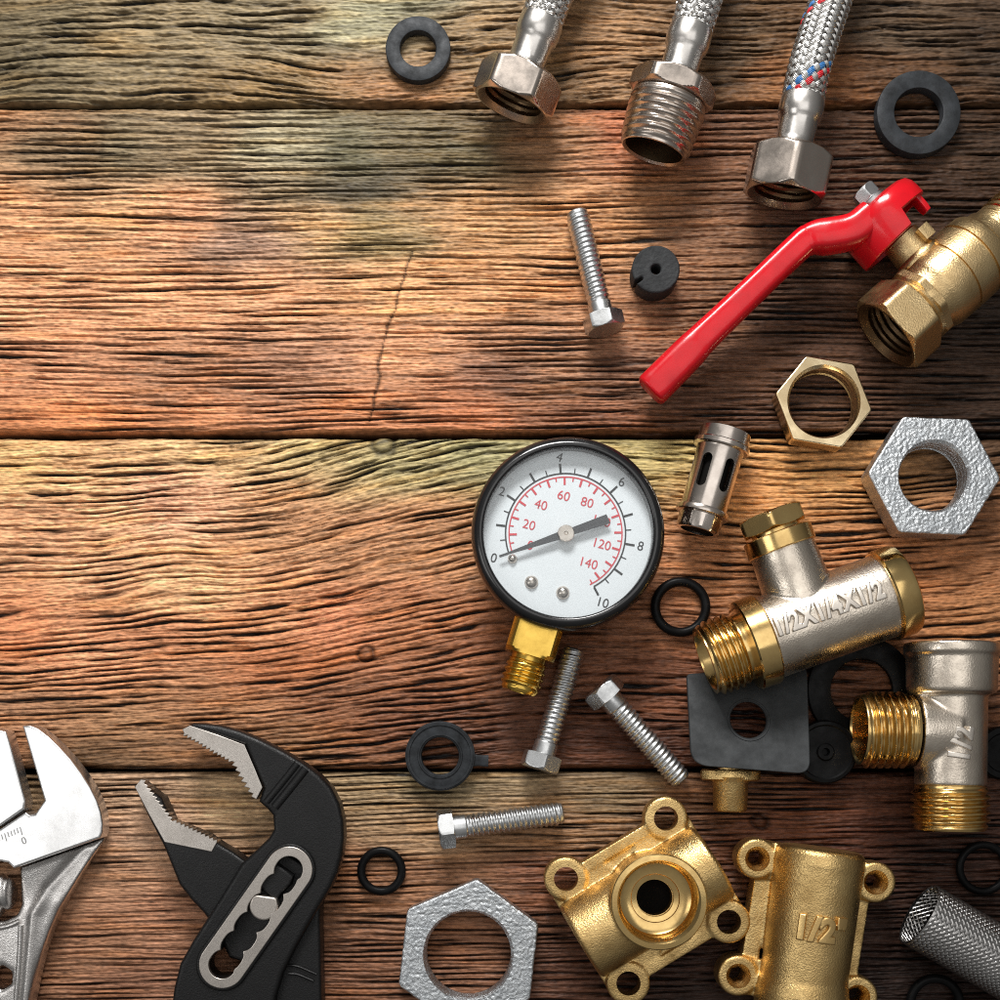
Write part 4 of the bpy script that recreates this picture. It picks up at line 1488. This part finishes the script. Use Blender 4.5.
# raised boss round the slot plate and a cross rib behind the jaw
st_out = []
for i in range(25):
    a_ = pi * i / 24
    st_out.append(c0 - dslot * 0 + (-dslot * sin(a_) + nslot * cos(a_)) * 88)
for i in range(25):
    a_ = pi * i / 24
    st_out.append(c1 + (dslot * sin(a_) - nslot * cos(a_)) * 88)
st_in = []
for i in range(25):
    a_ = pi * i / 24
    st_in.append(c0 + (-dslot * sin(a_) + nslot * cos(a_)) * 78)
for i in range(25):
    a_ = pi * i / 24
    st_in.append(c1 + (dslot * sin(a_) - nslot * cos(a_)) * 78)
v, f = plate([PX(Q([tuple(p) for p in st_out]), z1 + .03), PX(slot_px, z1 + .02)], z1 - .06, z1 + .035, .02, 3)
part('slot_boss', Geo().add(v, f), M_PLIER_BLACK, hA, sharp=40)
v, f = plate([PX(Q([tuple(p) for p in st_in]), z1 + .05), PX(slot_px, z1 + .045)], z1 + .0, z1 + .05, .008, 2)
part('slot_plate', Geo().add(v, f), M_PLIER_STEEL, hA, sharp=40)
g = Geo()
pth = smooth_path([W(*Q([(675, 222)])[0], z1), W(*Q([(625, 285)])[0], z1), W(*Q([(572, 350)])[0], z1)], 6)
sweep(g, [p + np.array([.03, -.02, -.012]) for p in pth], [.045] * len(pth), [.035] * len(pth), 16)
sweep(g, [p + np.array([-.05, .03, -.03]) for p in pth], [.045] * len(pth), [.05] * len(pth), 16)
part('cross_rib', g, M_PLIER_BLACK, hA)


def saw(a, b, n, depth, side):
    """Teeth from a to b (zoom coordinates)."""
    a, b = np.array(a, float), np.array(b, float)
    d_ = unit(b - a); nn = np.array([-d_[1], d_[0]]) * side
    L_ = np.linalg.norm(b - a)
    out = []
    for i in range(n):
        dep = depth * (.8 + .4 * random.random())
        out.append(tuple(a + d_ * L_ * (i + .08) / n))
        out.append(tuple(a + d_ * L_ * (i + .80) / n + nn * dep))
    out.append(tuple(b))
    return out


zt_ = z1 + .012
teeth = [(274, 98), (300, 85), (390, 115), (481, 149), (512, 220), (541, 291), (521, 331)] + saw((521, 331), (447, 208), 7, 12, -1)[1:] + saw((442, 205), (280, 110), 13, 10, -1)
v, f = plate([PX(Q(teeth), zt_)], z1 - .15, zt_, .006, 1)
part('upper_teeth', Geo().add(v, f), M_PLIER_STEEL, hA, sharp=30)
# second half: lower jaw passing under the slot to the right hand handle
z2 = .34
low = Q([(112, 288), (133, 270), (203, 326), (238, 404), (350, 448), (400, 482), (440, 505), (480, 535), (560, 470), (700, 560), (735, 640), (733, 740), (736, 900), (738, 1000), (745, 1200), (790, 1500), (610, 1500), (585, 1200), (575, 1000), (560, 900), (430, 860), (380, 760), (345, 712), (300, 665), (262, 615), (240, 560), (212, 490), (160, 390)])
v, f = plate([PX(low, z2)], .03, z2, .04, 4)
hB = part('lower_jaw_handle', Geo().add(v, f), M_PLIER_BLACK, pl, sharp=40)
zt2 = z2 + .012
teeth = [(372, 506), (215, 474), (165, 385), (116, 290), (136, 264)] + saw((136, 264), (236, 400), 10, 9, -1)[1:] + saw((240, 403), (390, 474), 11, 9, -1)
v, f = plate([PX(Q(teeth), zt2)], z2 - .15, zt2, .006, 1)
part('lower_teeth', Geo().add(v, f), M_PLIER_STEEL, hB, sharp=30)
g = Geo()
for lst in ([(622, 884), (660, 888), (722, 914)], [(628, 912), (660, 915), (712, 936)]):
    pth = smooth_path([W(*p, z2 + .005) for p in Q(lst)], 6)
    sweep(g, pth, [.014] * len(pth), [.02] * len(pth), 12)
part('grip_step', g, M_PLIER_BLACK, hB)
# pivot block and pin inside the slot
g = Geo()
pc = np.array([592, 598]); rot = math.atan2(dslot[1], dslot[0])
blk = [tuple(pc + dslot * x + nslot * y) for x, y in ((-40, -36), (-10, -46), (25, -40), (60, -40), (60, 38), (20, 46), (-15, 40), (-42, 34))]
v, f = plate([PX(Q(blk), z1)], .1, z1 - .005, .03, 3)
part('pivot_block', Geo().add(v, f), M_PLIER_BLACK, hB, sharp=40)
pin = []
pc = np.array([545, 688])
for i in range(40):
    a_ = RAD(-62) + RAD(304) * i / 39 + RAD(55)
    pin.append(tuple(pc + 47 * np.array([cos(a_ - pi / 2 + RAD(90)), sin(a_ - pi / 2 + RAD(90))])))
pin = [tuple(pc + 48 * np.array([cos(RAD(a_)), sin(RAD(a_))])) for a_ in range(-18, 200, 6)] + [tuple(pc + np.array(p)) for p in ((-38, -34), (-22, -38), (34, -30), (44, -26))]
v, f = plate([PX(Q(pin), z1 + .045)], .1, z1 + .045, .02, 3)
part('pivot_pin', Geo().add(v, f), M_PLIER_STEEL, hB, sharp=40)

# ------------------------------------------------------------------ light, world, camera
def area(name, loc, target, sx, sy, power, col=(1, 1, 1)):
    l = bpy.data.lights.new(name, 'AREA')
    l.shape = 'RECTANGLE'; l.size = sx; l.size_y = sy; l.energy = power; l.color = col
    o = bpy.data.objects.new(name, l)
    COL.objects.link(o)
    o.location = loc
    from mathutils import Vector
    o.rotation_euler = (Vector(target) - Vector(loc)).to_track_quat('-Z', 'Y').to_euler()
    return o


area('key_softbox', (-1.2, 12.6, 10.4), (-.9, -1.4, 0), 6.5, 3.6, 3250, (1.0, .985, .96))
area('overhead_softbox', (3.2, 1.0, 16.5), (3.2, 1.0, 0), 14, 12, 560, (1.0, .985, .965))
area('left_softbox', (-11.0, -2.6, 12.2), (-2, -2.4, 0), 5, 8, 290, (1.0, .99, .97))

w = bpy.data.worlds.new('World'); sc.world = w; w.use_nodes = True
nt = w.node_tree
bg = nt.nodes['Background']
tc = nt.nodes.new('ShaderNodeTexCoord')
sp = nt.nodes.new('ShaderNodeSeparateXYZ')
rp_ = nt.nodes.new('ShaderNodeValToRGB')
rp_.color_ramp.elements[0].position = .35; rp_.color_ramp.elements[0].color = (.03, .028, .026, 1)
rp_.color_ramp.elements[1].position = .95; rp_.color_ramp.elements[1].color = (.70, .69, .67, 1)
mr_ = nt.nodes.new('ShaderNodeMapRange'); mr_.inputs['From Min'].default_value = -1
nt.links.new(tc.outputs['Generated'], sp.inputs[0])
nt.links.new(sp.outputs['Z'], mr_.inputs['Value']); nt.links.new(mr_.outputs['Result'], rp_.inputs['Fac'])
nt.links.new(rp_.outputs['Color'], bg.inputs['Color'])
bg.inputs['Strength'].default_value = .36

cam = bpy.data.cameras.new('camera')
cam.sensor_width = 36; cam.sensor_fit = 'HORIZONTAL'
cam.angle = 2 * math.atan(5 / H)
cam.shift_y = (CY - 500) / 1000
cam.clip_end = 200
co = bpy.data.objects.new('camera', cam)
co.location = (0, (500 - CY) / 100, H); co.rotation_euler = (0, 0, 0)
COL.objects.link(co)
sc.camera = co
sc.view_settings.view_transform = 'Standard'
sc.view_settings.look = 'None'
sc.view_settings.exposure = 0
sc.view_settings.gamma = 1
sc.cycles.use_denoising = False
sc.cycles.filter_width = 1.1
sc.cycles.adaptive_threshold = .005
sc.cycles.max_bounces = 6
sc.cycles.sample_clamp_indirect = 4
